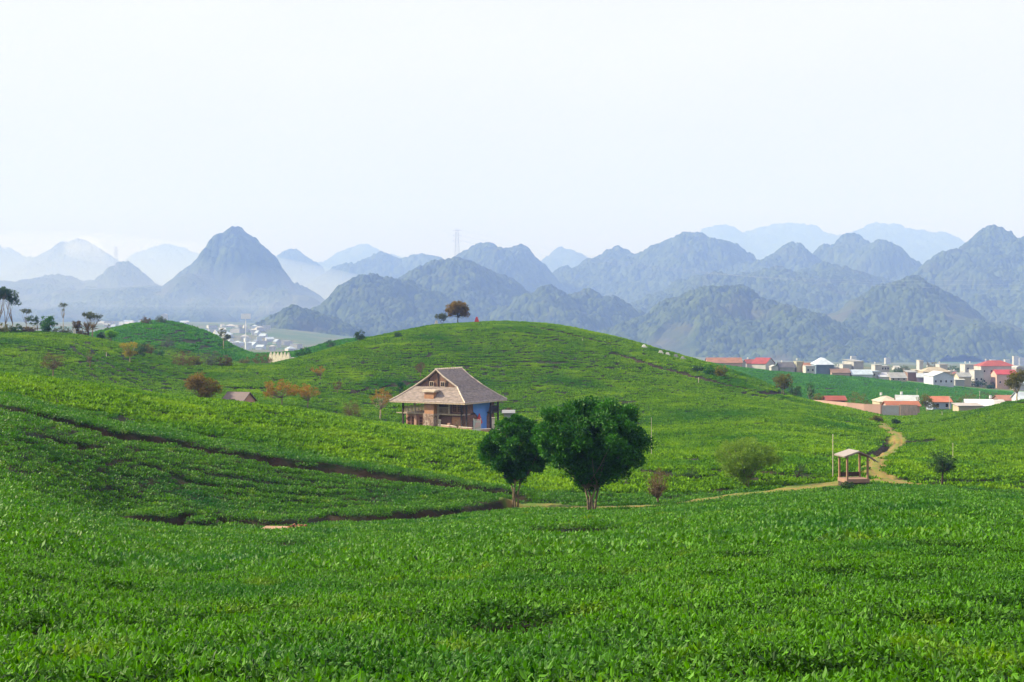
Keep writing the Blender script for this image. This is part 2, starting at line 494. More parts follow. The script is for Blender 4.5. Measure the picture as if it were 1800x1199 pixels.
def tea_clump(rng, rad, n, L, W, two):
    """one piece of tea hedge: a plucked top of upright shoots and leafy sides going down"""
    nt_ = int(n * 0.72)
    r = rad * np.sqrt(rng.uniform(0, 1, n)); a = rng.uniform(0, 2 * np.pi, n)
    x, y = r * np.cos(a), r * np.sin(a)
    z = np.where(np.arange(n) < nt_, -rng.uniform(0, 1, n) ** 1.6 * 0.16, -rng.uniform(0.06, SOIL - 0.02, n))
    edge = np.arange(n) >= nt_
    x = np.where(edge, np.cos(a) * rad * rng.uniform(0.7, 1.0, n), x); y = np.where(edge, np.sin(a) * rad * rng.uniform(0.7, 1.0, n), y)
    z = z - (np.hypot(x, y) / rad) ** 3 * 0.06
    D, U = rand_dirs(rng, n, 0.55 if two else 0.7, 0.5 if two else 0.38)
    C = np.stack([x, y, z], 1)
    LL = L * rng.uniform(0.45, 1.35, n)
    V, Fc, k = leaf_quads(rng, C, D, U, LL, LL * W, two=two)
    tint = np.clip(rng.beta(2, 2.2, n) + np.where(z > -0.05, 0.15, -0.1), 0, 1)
    return V, Fc, np.repeat(tint, k)

def gn_scatter(o):
    ng = bpy.data.node_groups.new(o.name, 'GeometryNodeTree')
    ng.interface.new_socket('Geometry', in_out='INPUT', socket_type='NodeSocketGeometry')
    ng.interface.new_socket('Geometry', in_out='OUTPUT', socket_type='NodeSocketGeometry')
    N = ng.nodes.new; Lk = ng.links.new
    gi = N('NodeGroupInput'); go = N('NodeGroupOutput')
    def attr(name, ty):
        a = N('GeometryNodeInputNamedAttribute'); a.data_type = ty; a.inputs[0].default_value = name
        return [s for s in a.outputs if s.enabled and s.name == 'Attribute'][0]
    var = attr('variant', 'INT')
    def sep(k, src):
        c = N('FunctionNodeCompare'); c.data_type = 'INT'; c.operation = 'EQUAL'
        ins = [s for s in c.inputs if s.enabled]
        Lk(var, ins[0]); ins[1].default_value = k
        s = N('GeometryNodeSeparateGeometry'); s.domain = 'POINT'
        Lk(src, s.inputs[0]); Lk(c.outputs[0], s.inputs[1])
        return s
    jo = N('GeometryNodeGeometryToInstance')
    for k in (2, 1, 0):
        s = sep(k, gi.outputs[0]); g = N('GeometryNodeGeometryToInstance')
        Lk(s.outputs[0], g.inputs[0])
        if k == 2: j = N('GeometryNodeJoinGeometry')
        Lk(g.outputs[0], j.inputs[0])
    ng.nodes.remove(jo)
    pts = sep(-1, gi.outputs[0])
    ip = N('GeometryNodeInstanceOnPoints'); ip.inputs['Pick Instance'].default_value = True
    Lk(pts.outputs[0], ip.inputs['Points']); Lk(j.outputs[0], ip.inputs['Instance'])
    Lk(attr('pick', 'INT'), ip.inputs['Instance Index'])
    cx = N('ShaderNodeCombineXYZ'); Lk(attr('rz', 'FLOAT'), cx.inputs[2])
    Lk(cx.outputs[0], ip.inputs['Rotation']); Lk(attr('size', 'FLOAT'), ip.inputs['Scale'])
    Lk(ip.outputs[0], go.inputs[0])
    md = o.modifiers.new('scatter', 'NODES'); md.node_group = ng

def rows_gap(X, Y):
    """-1..1 position across a tea row and how open the gap beside it is"""
    w = (fbm(X / 26, Y / 26, 21, 3) - 0.5) * 16
    px = 900 + F * X / np.maximum(Y, 1)
    left = np.clip((520 - px) / 250, 0, 1) * (Y > 60)
    terr = ((px > 120) & (px < 345) & (Y > 225) & (Y < 330)) * 1.0
    ang = 0.05 + 0.25 * left + 0.55 * terr
    v = Y * np.cos(ang) - X * np.sin(ang) * (1 - 2 * terr) + w
    pitch = 1.6 + 0 * Y + 0.9 * (Y > 190) + 0.8 * terr
    f = v / pitch
    d = np.abs(f - np.floor(f) - 0.5) * 2          # 1 at the middle of the hedge .. 0 at the gap
    d = 1 - d
    open_ = np.clip((fbm(X / 6.0 + 3 * np.floor(f), np.floor(f) * 3.7 + Y / 60, 33, 2) - np.where(Y < 75, 0.57, np.where(Y < 200, 0.45, 0.41))) / 0.08, 0, 1)
    up = np.clip((Y - 230) / 120, 0, 1)
    open_ = np.maximum(open_ * (0.85 + 0.15 * up), terr)
    # short gaps across the rows, near the top of the middle hill
    g = (X + w * 0.7 + 2.3 * np.floor(f)) / 3.1
    e = 1 - np.abs(g - np.floor(g) - 0.5) * 2
    cross = (e > 0.8) * (_hash(np.floor(g), np.floor(f), 77) > 0.55) * (Y > 215)
    return d, open_, cross

def tea_zone(px, Y):
    """1 where there is tea (as against fallow or yards beyond)"""
    return np.ones_like(px)

def scatter(name, y0, y1, step, rad, n, L, W, two, seed, mat, margin=110, cut=0.0, label=None):
    rng = np.random.default_rng(seed)
    V = []; Fc = []; T = []; var = []; off = 0
    for k in range(3):
        v, f, t = tea_clump(rng, rad, n, L, W, two)
        V.append(v); Fc.append(f + off); T.append(t); var.append(np.full(len(v), k)); off += len(v)
    half = (900 + margin) / F
    ny = int((y1 - y0) / step)
    P = []
    for j in range(ny):
        yy = y0 + (j + 0.5) * step
        hw = half * yy + 1.5
        nx = int(2 * hw / step)
        xs = -hw + (np.arange(nx) + 0.5) * step
        P.append(np.stack([xs + rng.uniform(-.45, .45, nx) * step, yy + rng.uniform(-.45, .45, nx) * step], 1))
    P = np.concatenate(P)
    X, Y = P[:, 0], P[:, 1]
    path, gap, clear, _ = masks(X, Y)
    d, op, cross = rows_gap(X, Y)
    pr = rad / (0.8 + 0.45 * (Y > 190))          # how far the clump reaches across the row
    keep = (path < 0.3) & (gap < 0.25) & (clear < 0.5) & ~((d < np.minimum(0.15 + pr * 0.45, 0.62)) & (op > 0.5)) & ~(cross > 0.5)
    # what the eye cannot meet because a crest hides it is left out
    Z = H(X, Y)
    X, Y, Z, d, op = X[keep], Y[keep], Z[keep], d[keep], op[keep]
    vis = visible(X, Y, Z + 1.2)
    X, Y, Z, d, op = X[vis], Y[vis], Z[vis], d[vis], op[vis]
    Z = Z + np.where(Y < 40, (fbm(X / 0.9, Y / 0.9, 171, 3) - 0.5) * 0.22, 0) - (1 - d) ** 2 * (0.14 + 0.14 * (Y > 70) + 0.25 * (Y > 200)) + (fbm(X / 1.1, Y / 1.1, 71, 2) - 0.5) * 0.16 - np.clip(op, 0, 1) * (1 - d) * 0.1
    m = len(X)
    print('tea', name, m, 'clumps of', n)
    VV = np.concatenate(V + [np.stack([X, Y, Z], 1)])
    z0 = np.zeros(off)
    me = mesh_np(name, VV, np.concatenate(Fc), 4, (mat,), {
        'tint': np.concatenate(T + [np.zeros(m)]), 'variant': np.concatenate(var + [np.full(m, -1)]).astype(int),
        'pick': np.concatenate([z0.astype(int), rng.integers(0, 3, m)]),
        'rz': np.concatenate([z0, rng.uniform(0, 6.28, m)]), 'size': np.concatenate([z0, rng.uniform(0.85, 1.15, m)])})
    o = link(name, me)
    tag(o, label, 'tea plants', kind='stuff')
    gn_scatter(o)
    return o

# horizon table for visibility from the eye (with a margin for other viewpoints)
_pxs = np.arange(-700, 2500, 10.0)
_Yv = np.geomspace(9, 1200, 700)
_PM = np.minimum.accumulate(np.stack([PH - H((p - 900) / F * _Yv, _Yv) * F / _Yv for p in _pxs]), axis=1)
def visible(X, Y, Z, slack=9.0):
    i = np.clip(np.round((900 + F * X / Y + 700) / 10).astype(int), 0, len(_pxs) - 1)
    j = np.clip(np.searchsorted(_Yv, Y) - 4, 0, len(_Yv) - 1)
    return (PH - Z * F / Y) < _PM[i, j] + slack

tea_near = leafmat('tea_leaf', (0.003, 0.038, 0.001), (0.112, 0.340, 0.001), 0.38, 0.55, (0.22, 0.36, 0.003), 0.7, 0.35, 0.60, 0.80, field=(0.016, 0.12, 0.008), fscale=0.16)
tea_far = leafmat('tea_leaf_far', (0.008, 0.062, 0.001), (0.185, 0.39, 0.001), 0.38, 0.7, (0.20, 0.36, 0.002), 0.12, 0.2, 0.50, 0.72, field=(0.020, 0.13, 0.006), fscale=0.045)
tea_dist = leafmat('tea_leaf_distant', (0.008, 0.08, 0.004), (0.075, 0.32, 0.008), 0.34, 0.7, (0.08, 0.28, 0.004), 0.05, 0.3, 0.55, 0.7)
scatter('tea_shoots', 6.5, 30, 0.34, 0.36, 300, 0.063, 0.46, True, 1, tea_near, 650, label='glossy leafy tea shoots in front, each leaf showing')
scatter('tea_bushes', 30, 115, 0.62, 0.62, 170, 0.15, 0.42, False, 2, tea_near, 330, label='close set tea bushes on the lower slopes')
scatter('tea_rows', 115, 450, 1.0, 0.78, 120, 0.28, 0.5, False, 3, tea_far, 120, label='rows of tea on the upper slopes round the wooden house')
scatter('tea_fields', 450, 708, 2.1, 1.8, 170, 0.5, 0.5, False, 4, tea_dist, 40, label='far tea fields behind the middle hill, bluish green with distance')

# ---------------------------------------------------------------- karst hills
def hillmat():
    m, t, b, o = mat_new('hill_forest')
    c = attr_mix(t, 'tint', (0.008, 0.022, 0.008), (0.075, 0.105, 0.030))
    c = noise_col(t, c, (0.055, 0.055, 0.030), 0.006, 5, 0.60, 0.80)
    c = attr_mix(t, 'low', c, noise_col(t, (0.035, 0.060, 0.020), (0.070, 0.070, 0.036), 0.006, 4))
    t.links.new(c, b.inputs['Base Color']); b.inputs['Roughness'].default_value = 0.95; b.inputs['Specular IOR Level'].default_value = 0.1
    return m
HILL = hillmat()
def hill(peaks, seed, crown=7.0, step=None, far=1.0, sharp=1.75, rough=1.0, fields=0.0, base=-135.0, power=6.0):
    """One massif: karst cones at (px, py, distance, half-width in px) merged into one skin with its tree crowns."""
    P = []
    for q in peaks:
        px, py, Y, w = q[:4]; Y = Y * 2.0
        sh = q[4] if len(q) > 4 else sharp
        P.append(((px - 900) / F * Y, Y, (PH - py) / F * Y, w * 2.0 * Y / F, sh))
    x0 = min(p[0] - p[3] * 2.6 for p in P); x1 = max(p[0] + p[3] * 2.6 for p in P)
    y0 = min(p[1] - p[3] * 2.6 for p in P); y1 = max(p[1] + p[3] * 1.6 for p in P)
    Ym = P[0][1]
    st = step or max(2.0, Ym / 1150.0)
    xs = np.arange(x0, x1, st); ys = np.arange(y0, y1, st * 1.25)
    X, Y = np.meshgrid(xs, ys)
    ws = max(1.0, Ym / 2900)
    wx = (fbm(X / 130 / ws, Y / 130 / ws, seed, 3) - 0.5) * 90 * rough * ws; wy = (fbm(X / 130 / ws, Y / 130 / ws, seed + 50, 3) - 0.5) * 120 * rough * ws
    hh = [p[2] - base for p in P]
    def skin(hh):
      Hs = np.zeros_like(X)
      for (cx, cy, cz, w, sh), h in zip(P, hh):
        r0 = np.hypot(X - cx, (Y - cy) / 1.15) / w
        k = np.clip(r0 * 1.3, 0, 1)              # the summit stays where it is; the flanks wander
        r = np.hypot(X - cx + wx * k, (Y - cy + wy * k) / 1.15) / w
        tp = np.clip((2.7 - r) / 1.2, 0, 1); tp = tp * tp * (3 - 2 * tp)
        Hs += (h * tp / (1 + (r / 1.15) ** sh)) ** 14.0
      return Hs ** (1 / 14.0)
    big = (fbm(X / 60 / ws, Y / 60 / ws, seed + 7, 4) - 0.5) * 15 * rough * ws
    dsc = np.clip(Ym / 3000, 0.8, 4.0)
    kn, _ = crowns(X + 0.3 * wx, Y + 0.3 * wy, 105 * dsc, seed + 21); kn2, _ = crowns(X, Y, 46 * dsc, seed + 22)
    lump = big + (kn * 26 + kn2 * 12 - 26) * dsc * rough
    for _ in range(3):                          # settle each summit at its own height
        Z = skin(hh); Z = Z + lump * np.clip(Z / 80, 0, 1)
        for q, (cx, cy, cz, w, sh) in enumerate(P):
            a = int(np.clip((cy - ys[0]) / (ys[1] - ys[0]), 2, len(ys) - 3)); c = int(np.clip((cx - xs[0]) / (xs[1] - xs[0]), 2, len(xs) - 3))
            hh[q] -= Z[a - 2:a + 3, c - 2:c + 3].max() - (cz - base - 4)
    crown = crown * 1.7
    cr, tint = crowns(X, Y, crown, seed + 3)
    cr2, tint2 = crowns(X + 31, Y - 17, crown * 2.1, seed + 4)
    low = np.zeros_like(X)
    if fields:
        low = np.clip((fbm(X / 150 / ws, Y / 190 / ws, seed + 9, 3) - (0.68 - 0.16 * fields)) / 0.09, 0, 1) * np.clip((0.8 * Z.max() - Z) / (0.2 * Z.max()), 0, 1)
    trees = (1 - 0.9 * low)
    Z = Z + (cr * crown * 0.95 + cr2 * crown * 0.9) * trees
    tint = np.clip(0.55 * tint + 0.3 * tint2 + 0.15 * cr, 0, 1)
    Zw = Z + base
    q = grid_faces(len(xs), len(ys))
    zk = (Z > 8).ravel()
    q = q[zk[q].any(1)]
    used = np.zeros(X.size, bool); used[q.ravel()] = True
    idx = np.cumsum(used) - 1
    V = np.stack([X, Y, Zw], -1).reshape(-1, 3)[used]
    me = mesh_np('hill', V, idx[q], 4, (HILL,), {'tint': tint.ravel()[used], 'low': low.ravel()[used]}, smooth=False)
    tag(link('hill', me), kind='structure')

# farthest, palest skyline
hill([(1270,400,9000,62),(1385,400,9300,95),(1440,408,9200,50)], 11, 22, 9)
hill([(1545,398,8200,75),(1640,414,8000,80),(1590,425,8100,50)], 12, 20, 8)
hill([(630,434,8500,60),(600,448,8500,60),(690,455,8600,60)], 13, 20, 8)
hill([(285,436,8200,60),(330,444,8200,60),(240,452,8300,50)], 14, 20, 8)
hill([(-10,436,6200,55),(-80,425,6200,70)], 15, 16, 6.5)
hill([(985,438,6800,38),(1030,455,6800,30)], 16, 16, 6.5)
# middle distance
hill([(130,428,5200,60),(165,440,5200,45),(60,470,5000,70)], 21, 13, 5.2)
hill([(508,442,5600,42),(545,460,5600,45),(470,462,5600,40)], 22, 13, 5.2)
hill([(675,447,4700,50),(735,452,4700,50),(775,458,4700,40),(640,466,4600,50),(590,490,4500,60)], 23, 12, 4.6)
hill([(862,432,3500,60),(912,434,3500,42),(820,460,3500,42)], 24, 9, 3.4)
hill([(1080,438,3900,42),(1035,460,3800,60),(1010,480,3700,70)], 25, 10, 3.8)
hill([(1215,414,3700,70),(1160,432,3700,60),(1275,440,3700,60),(1110,455,3700,60)], 26, 10, 3.6)
hill([(1395,431,3500,45),(1340,460,3500,60),(1440,462,3500,50)], 27, 9, 3.4)
hill([(1488,416,3700,52),(1548,428,3500,48),(1580,462,3500,40)], 28, 9, 3.4)
hill([(410,404,3100,50,1.8),(391,415,3080,36),(432,417,3110,36),(330,480,2950,50),(505,512,2900,40)], 29, 9, 3.0, fields=0.9)
hill([(130,492,3300,150,2),(215,464,3300,42),(20,505,3100,110,2),(280,510,3000,120,2)], 30, 8, 3.2, fields=1.5)
hill([(1745,402,2900,62),(1800,425,2800,60),(1690,445,2800,60),(1640,480,2750,50),(1850,400,3000,80)], 31, 8, 2.8, fields=0.35)
hill([(1440,470,2900,110),(1350,478,2800,90),(1250,488,2800,80),(1510,490,2800,40)], 32, 8, 2.8)
# nearest cones
hill([(655,488,2150,66),(705,498,2150,46),(600,530,2100,40)], 41, 7.5, 2.1, fields=0.3)
hill([(800,464,2500,70),(860,500,2450,60)], 42, 8, 2.4)
hill([(520,544,1750,60),(480,572,1750,44),(560,557,1760,50)], 43, 6.5, 1.7, fields=0.5)
hill([(958,508,2200,52),(1045,515,2250,50),(1085,540,2250,36)], 44, 7.5, 2.2)
hill([(1280,508,1950,62),(1240,518,1950,60),(1180,548,1950,60),(1395,545,1850,48),(1440,570,1820,32),(1330,545,1880,40)], 45, 7, 1.9, fields=0.45)
hill([(1598,490,2050,66),(1545,530,2000,50),(1650,530,2000,50),(1510,570,1950,40)], 46, 7, 2.0, fields=0.5)
hill([(1740,520,2500,60),(1820,500,2500,70)], 47, 8, 2.5)
# ================================================================ building kit
class MB:
    def __init__(s): s.V = []; s.L = []; s.S = []; s.T = []; s.n = 0
    def raw(s, V, faces, tint=0.5):
        V = np.asarray(V, float)
        for f in faces:
            s.L.extend(int(i) + s.n for i in f); s.S.append(len(f))
        s.V.append(V); s.T.append(np.full(len(V), tint)); s.n += len(V); return s
    def arr(s, V, F4, tint):
        V = np.asarray(V, float); s.L.extend((np.asarray(F4).ravel() + s.n).tolist()); s.S.extend([np.asarray(F4).shape[1]] * len(F4))
        s.V.append(V); s.T.append(np.broadcast_to(tint, len(V)).astype(float)); s.n += len(V); return s
    def box(s, c, d, rz=0.0, tint=0.5, tx=0.0):
        c = np.asarray(c, float); h = np.asarray(d, float) / 2
        P = np.array([[x, y, z] for x in (-1, 1) for y in (-1, 1) for z in (-1, 1)], float) * h
        if tx: cc, ss = math.cos(tx), math.sin(tx); P = P @ np.array([[1, 0, 0], [0, cc, ss], [0, -ss, cc]])
        if rz: cc, ss = math.cos(rz), math.sin(rz); P = P @ np.array([[cc, ss, 0], [-ss, cc, 0], [0, 0, 1]])
        return s.raw(P + c, [[0, 1, 3, 2], [4, 6, 7, 5], [0, 4, 5, 1], [2, 3, 7, 6], [0, 2, 6, 4], [1, 5, 7, 3]], tint)
    def bx(s, x0, x1, y0, y1, z0, z1, tint=0.5):
        return s.box(((x0 + x1) / 2, (y0 + y1) / 2, (z0 + z1) / 2), (x1 - x0, y1 - y0, z1 - z0), 0, tint)
    def tube(s, pts, rad, sides=6, tint=0.5, caps=True):
        pts = np.asarray(pts, float); n = len(pts)
        rad = np.broadcast_to(rad, n)
        tg = np.gradient(pts, axis=0); tg /= np.linalg.norm(tg, axis=1, keepdims=True) + 1e-9
        ref = np.array([0, 0, 1.0]) if abs(tg[0, 2]) < 0.9 else np.array([1.0, 0, 0])
        u = np.cross(tg, ref); u /= np.linalg.norm(u, axis=1, keepdims=True) + 1e-9; v = np.cross(tg, u)
        a = np.linspace(0, 2 * np.pi, sides, endpoint=False)
        V = (pts[:, None, :] + rad[:, None, None] * (np.cos(a)[None, :, None] * u[:, None, :] + np.sin(a)[None, :, None] * v[:, None, :])).reshape(-1, 3)
        fs = [[i * sides + j, i * sides + (j + 1) % sides, (i + 1) * sides + (j + 1) % sides, (i + 1) * sides + j] for i in range(n - 1) for j in range(sides)]
        if caps: fs += [list(range(sides))[::-1], [(n - 1) * sides + j for j in range(sides)]]
        return s.raw(V, fs, tint)
    def prism(s, poly, y0, y1, tint=0.5):
        """polygon in (x, z) run from y0 to y1"""
        n = len(poly); V = [(x, y0, z) for x, z in poly] + [(x, y1, z) for x, z in poly]
        fs = [list(range(n))[::-1], list(range(n, 2 * n))] + [[i, (i + 1) % n, n + (i + 1) % n, n + i] for i in range(n)]
        return s.raw(V, fs, tint)
    def slab(s, pts, th, tint=0.5):
        """a thick sheet on a planar polygon (its normal up)"""
        P = np.asarray(pts, float); nrm = np.cross(P[1] - P[0], P[2] - P[0]); nrm /= np.linalg.norm(nrm)
        if nrm[2] < 0: nrm = -nrm
        n = len(P); V = np.concatenate([P, P - nrm * th])
        return s.raw(V, [list(range(n)), list(range(n, 2 * n))[::-1]] + [[i, n + i, n + (i + 1) % n, (i + 1) % n] for i in range(n)], tint)
    def mesh(s, name, mat, smooth=False):
        return mesh_np(name, np.concatenate(s.V), s.L, s.S, (mat,), {'tint': np.concatenate(s.T)}, smooth)
    def part(s, name, mat, parent=None, smooth=False):
        return link(name, s.mesh(name, mat, smooth), parent)

def gp(px, Y, lift=0.0, soil=True):
    """point on the ground in column px at distance Y"""
    X = (px - 900) / F * Y
    z = float(H(np.array([X]), np.array([Y]))[0])
    return Vector((X, Y, z - (SOIL if (soil and Y < 690) else 0) + lift))

bark = simple('bark', (0.24, 0.17, 0.105), 0.9, (0.10, 0.075, 0.05), 6, 0.5, 12)
bark_mid = simple('bark_mid', (0.21, 0.16, 0.10), 0.9, (0.08, 0.06, 0.04), 6)
bark_dark = simple('bark_dark', (0.06, 0.045, 0.03), 0.9, (0.03, 0.022, 0.016), 6)
bark_pale = simple('bark_pale', (0.42, 0.35, 0.24), 0.9, (0.24, 0.19, 0.12), 6)
LM = {
 'dark': leafmat('leaf_dark_green', (0.004, 0.050, 0.004), (0.058, 0.235, 0.012), 0.3, 0.6),
 'willow': leafmat('leaf_olive', (0.075, 0.16, 0.014), (0.25, 0.40, 0.035), 0.4, 0.6),
 'bush': leafmat('leaf_bush_green', (0.014, 0.055, 0.010), (0.050, 0.120, 0.022), 0.25, 0.6),
 'orange': leafmat('leaf_orange', (0.16, 0.090, 0.008), (0.46, 0.25, 0.014), 0.35, 0.7),
 'brown': leafmat('leaf_brown', (0.060, 0.048, 0.016), (0.19, 0.13, 0.040), 0.3, 0.8),
 'rust': leafmat('leaf_rust_green', (0.050, 0.048, 0.008), (0.34, 0.21, 0.016), 0.3, 0.7),
 'grey': leafmat('leaf_grey_green', (0.055, 0.075, 0.040), (0.13, 0.165, 0.085), 0.3, 0.8),
 'yellow': leafmat('leaf_yellow', (0.16, 0.16, 0.010), (0.46, 0.37, 0.015), 0.4, 0.7),
 'lime': leafmat('leaf_lime', (0.06, 0.20, 0.006), (0.22, 0.50, 0.012), 0.4, 0.7),
 'gold': leafmat('leaf_gold_green', (0.045, 0.070, 0.008), (0.23, 0.20, 0.014), 0.35, 0.7),
}

def plant(name, px, Y, base_py, top_py, w_px, leaf, label, cat='tree', blobs=None, leaves=2500, size=None, stems=1, fork=0.35, limbs=14,
          clumps=60, clump_r=0.12, barkm=None, lean=0.0, twigs=0, trunk_r=0.022, group=None, seed=None, aspect=0.45, droop=0.0, x_off=0.0):
    if Y >= 560: Y += 70
    x_, y_ = seen(px, base_py, Y * 0.8)
    if abs(y_ / Y - 1) < 0.22: Y = y_
    else: print('base', px, base_py, 'asked', Y, 'ground row there', round(PH - gp(px, Y).z * F / Y))
    rng = np.random.default_rng(seed if seed is not None else int(px * 7 + base_py * 13 + w_px))
    b = gp(px, Y)
    k = Y / F
    h = max(0.4, (PH - top_py) * k - b.z); w = w_px * k
    h_vis = (base_py - top_py) * k
    root = empty(name, b, label=label, cat=cat, group=group)
    blobs = blobs or [(0, 0.68, 0.5, 0.32)]
    bl = np.array(blobs)
    wt = bl[:, 2] * bl[:, 3]; wt = wt / wt.sum()
    def crown_pts(n, shell):
        i = rng.choice(len(bl), n, p=wt)
        d = rng.normal(size=(n, 3)); d /= np.linalg.norm(d, axis=1, keepdims=True)
        r = rng.uniform(0, 1, n) ** shell
        P = d * r[:, None]
        return np.stack([(bl[i, 0] + P[:, 0] * bl[i, 2]) * w, P[:, 1] * bl[i, 2] * w * 0.95, (bl[i, 1] + P[:, 2] * bl[i, 3]) * h], 1)
    sz = size or max(0.10, 1.7 * k)
    cc = crown_pts(clumps, 0.42)
    # wood
    t = MB(); R0 = trunk_r * h + 0.02
    forks = []
    for s in range(stems):
        a = 2 * np.pi * s / max(stems, 1) + 0.5
        off = (0 if stems == 1 else 1.0) * np.array([math.cos(a), math.sin(a)]) * R0 * 2.2
        top = np.array([off[0] * 2.2 + lean * h * fork + x_off * w, off[1] * 2.2, fork * h])
        mid = np.array([off[0] + lean * h * fork * 0.35, off[1], fork * h * 0.5]) + rng.normal(size=3) * h * 0.008
        t.tube([(off[0] * 0.9, off[1] * 0.9, -0.3), (off[0], off[1], 0.1), mid, top], np.array([1.3, 1.1, 0.9, 0.75]) * R0 * (1 if stems == 1 else 0.7), 7)
        forks.append(top)
    ends = cc[rng.choice(len(cc), min(limbs, len(cc)), replace=False)]
    for e in ends:
        f0 = forks[rng.integers(len(forks))]
        m1 = f0 + (e - f0) * 0.5 + np.array([0, 0, -0.06 * h]) + rng.normal(size=3) * 0.02 * h
        t.tube([f0 - [0, 0, 0.02 * h], f0 + (m1 - f0) * 0.5 + rng.normal(size=3) * 0.008 * h, m1, e], np.array([0.5, 0.42, 0.3, 0.1]) * R0 * (1 if stems == 1 else 0.75), 5)
        for _ in range(twigs):
            q = cc[rng.integers(len(cc))]
            if np.linalg.norm(q - m1) < 0.4 * h:
                t.tube([m1, (m1 + q) / 2 + rng.normal(size=3) * 0.02 * h, q], np.array([0.2, 0.13, 0.06]) * R0 + 0.004, 3, caps=False)
    t.part('trunk', barkm or bark, root, True)
    # leaves
    per = max(1, leaves // clumps)
    C = np.repeat(cc, per, 0); n = len(C)
    rr = clump_r * min(w, h) * 0.9 * np.repeat(rng.uniform(0.45, 1.45, clumps), per)
    d = rng.normal(size=(n, 3)); d /= np.linalg.norm(d, axis=1, keepdims=True)
    C = C + d * (rr * rng.uniform(0, 1, n) ** 0.5)[:, None] * np.array([1, 1, 0.7])
    C[:, 2] = np.maximum(C[:, 2] - droop * np.repeat(rng.uniform(0, 1, clumps), per) * h, 0.05)
    D = d * 0.8 + rng.normal(size=(n, 3)) * 0.5 + np.array([0, 0, 0.15 - 2 * droop]); D /= np.linalg.norm(D, axis=1, keepdims=True)
    U = np.cross(D, rng.normal(size=(n, 3))); U /= np.linalg.norm(U, axis=1, keepdims=True)
    V, Fq, kk = leaf_quads(rng, C, D, U, sz * rng.uniform(0.6, 1.3, n), sz * aspect, two=False)
    ct = np.repeat(rng.uniform(0, 1, clumps), per)
    tint = np.clip(0.45 * ct + 0.55 * rng.uniform(0, 1, n), 0, 1)
    me = mesh_np('crown', V, Fq, 4, (LM[leaf],), {'tint': np.repeat(tint, kk)})
    link('crown', me, root)
    return root

BUSH = [(0, 0.42, 0.5, 0.5), (-0.22, 0.3, 0.28, 0.3), (0.24, 0.3, 0.27, 0.3)]
# ---------------------------------------------------------------- the trees by the track
plant('broad_tree', 1040, 103.5, 895, 701, 196, 'dark', 'big dark green round tree on four pale stems, right of a smaller one', blobs=[(0, 0.68, 0.46, 0.29), (-0.27, 0.60, 0.23, 0.2), (0.27, 0.56, 0.22, 0.2), (0.02, 0.45, 0.25, 0.18), (0.0, 0.34, 0.12, 0.12), (0.18, 0.40, 0.18, 0.12), (-0.22, 0.8, 0.22, 0.13), (0.18, 0.84, 0.22, 0.12), (-0.1, 0.85, 0.26, 0.12), (0.37, 0.62, 0.12, 0.10)],
      leaves=80000, size=0.24, stems=4, fork=0.24, limbs=46, clumps=300, clump_r=0.085, barkm=bark_mid, trunk_r=0.013, aspect=0.5, seed=5)
plant('broad_tree', 906, 101.5, 887, 729, 128, 'dark', 'smaller dark green tree leaning against the big round one, near the wooden house', blobs=[(0.05, 0.72, 0.46, 0.25), (-0.25, 0.55, 0.27, 0.2), (0.1, 0.5, 0.28, 0.18), (0.35, 0.75, 0.22, 0.18), (0.42, 0.52, 0.14, 0.12), (0.0, 0.38, 0.13, 0.13)],
      leaves=36000, size=0.24, stems=3, fork=0.3, limbs=26, clumps=150, clump_r=0.095, barkm=bark_mid, trunk_r=0.012, aspect=0.5, seed=8)
plant('willowy_tree', 1312, 109.5, 853, 758, 112, 'willow', 'loose olive green tree with fine leaves beside the dirt path', blobs=[(-0.08, 0.62, 0.42, 0.34), (0.3, 0.55, 0.24, 0.2), (-0.12, 0.35, 0.25, 0.2)],
      leaves=19000, size=0.17, stems=3, fork=0.2, limbs=34, clumps=240, clump_r=0.09, twigs=2, trunk_r=0.016, aspect=0.35, droop=0.06)
plant('young_tree', 1155, 106.5, 885, 822, 46, 'brown', 'small bare brown tree standing alone by the path', blobs=[(0, 0.62, 0.5, 0.36)], leaves=2200, size=0.10, fork=0.25, limbs=34, clumps=110, clump_r=0.1, twigs=3, barkm=bark, trunk_r=0.028)
plant('shrub', 1215, 117, 842, 808, 28, 'bush', 'dark tufted shrub between the bare tree and the olive tree', 'shrub', blobs=BUSH, leaves=1500, size=0.13, fork=0.1, limbs=12, clumps=50, barkm=bark_dark, aspect=0.25)
plant('spindly_shrub', 1400, 115, 842, 812, 34, 'bush', 'thin crooked shrub at the path edge left of the open shelter', 'shrub', blobs=[(-0.35, 0.7, 0.12, 0.12), (0.3, 0.75, 0.2, 0.25), (0, 0.5, 0.15, 0.15)], leaves=350, size=0.12, fork=0.2, limbs=12, clumps=24, twigs=2, barkm=bark_dark, trunk_r=0.02)
plant('bush', 1492, 109, 858, 846, 26, 'bush', 'low green bush in front of the open shelter', 'bush', blobs=BUSH, leaves=1200, size=0.13, fork=0.1, clumps=40)
plant('bush', 1455, 109, 860, 851, 22, 'bush', 'low green bush at the left foot of the shelter', 'bush', blobs=BUSH, leaves=900, size=0.13, fork=0.1, clumps=30)
plant('young_tree', 1656, 115.5, 850, 793, 50, 'bush', 'small rounded green tree on the right slope beyond the shelter', blobs=[(0, 0.7, 0.5, 0.28), (0.08, 0.5, 0.36, 0.16)], leaves=4200, size=0.14, fork=0.42, limbs=18, clumps=80, clump_r=0.12, barkm=bark_dark, lean=0.06)
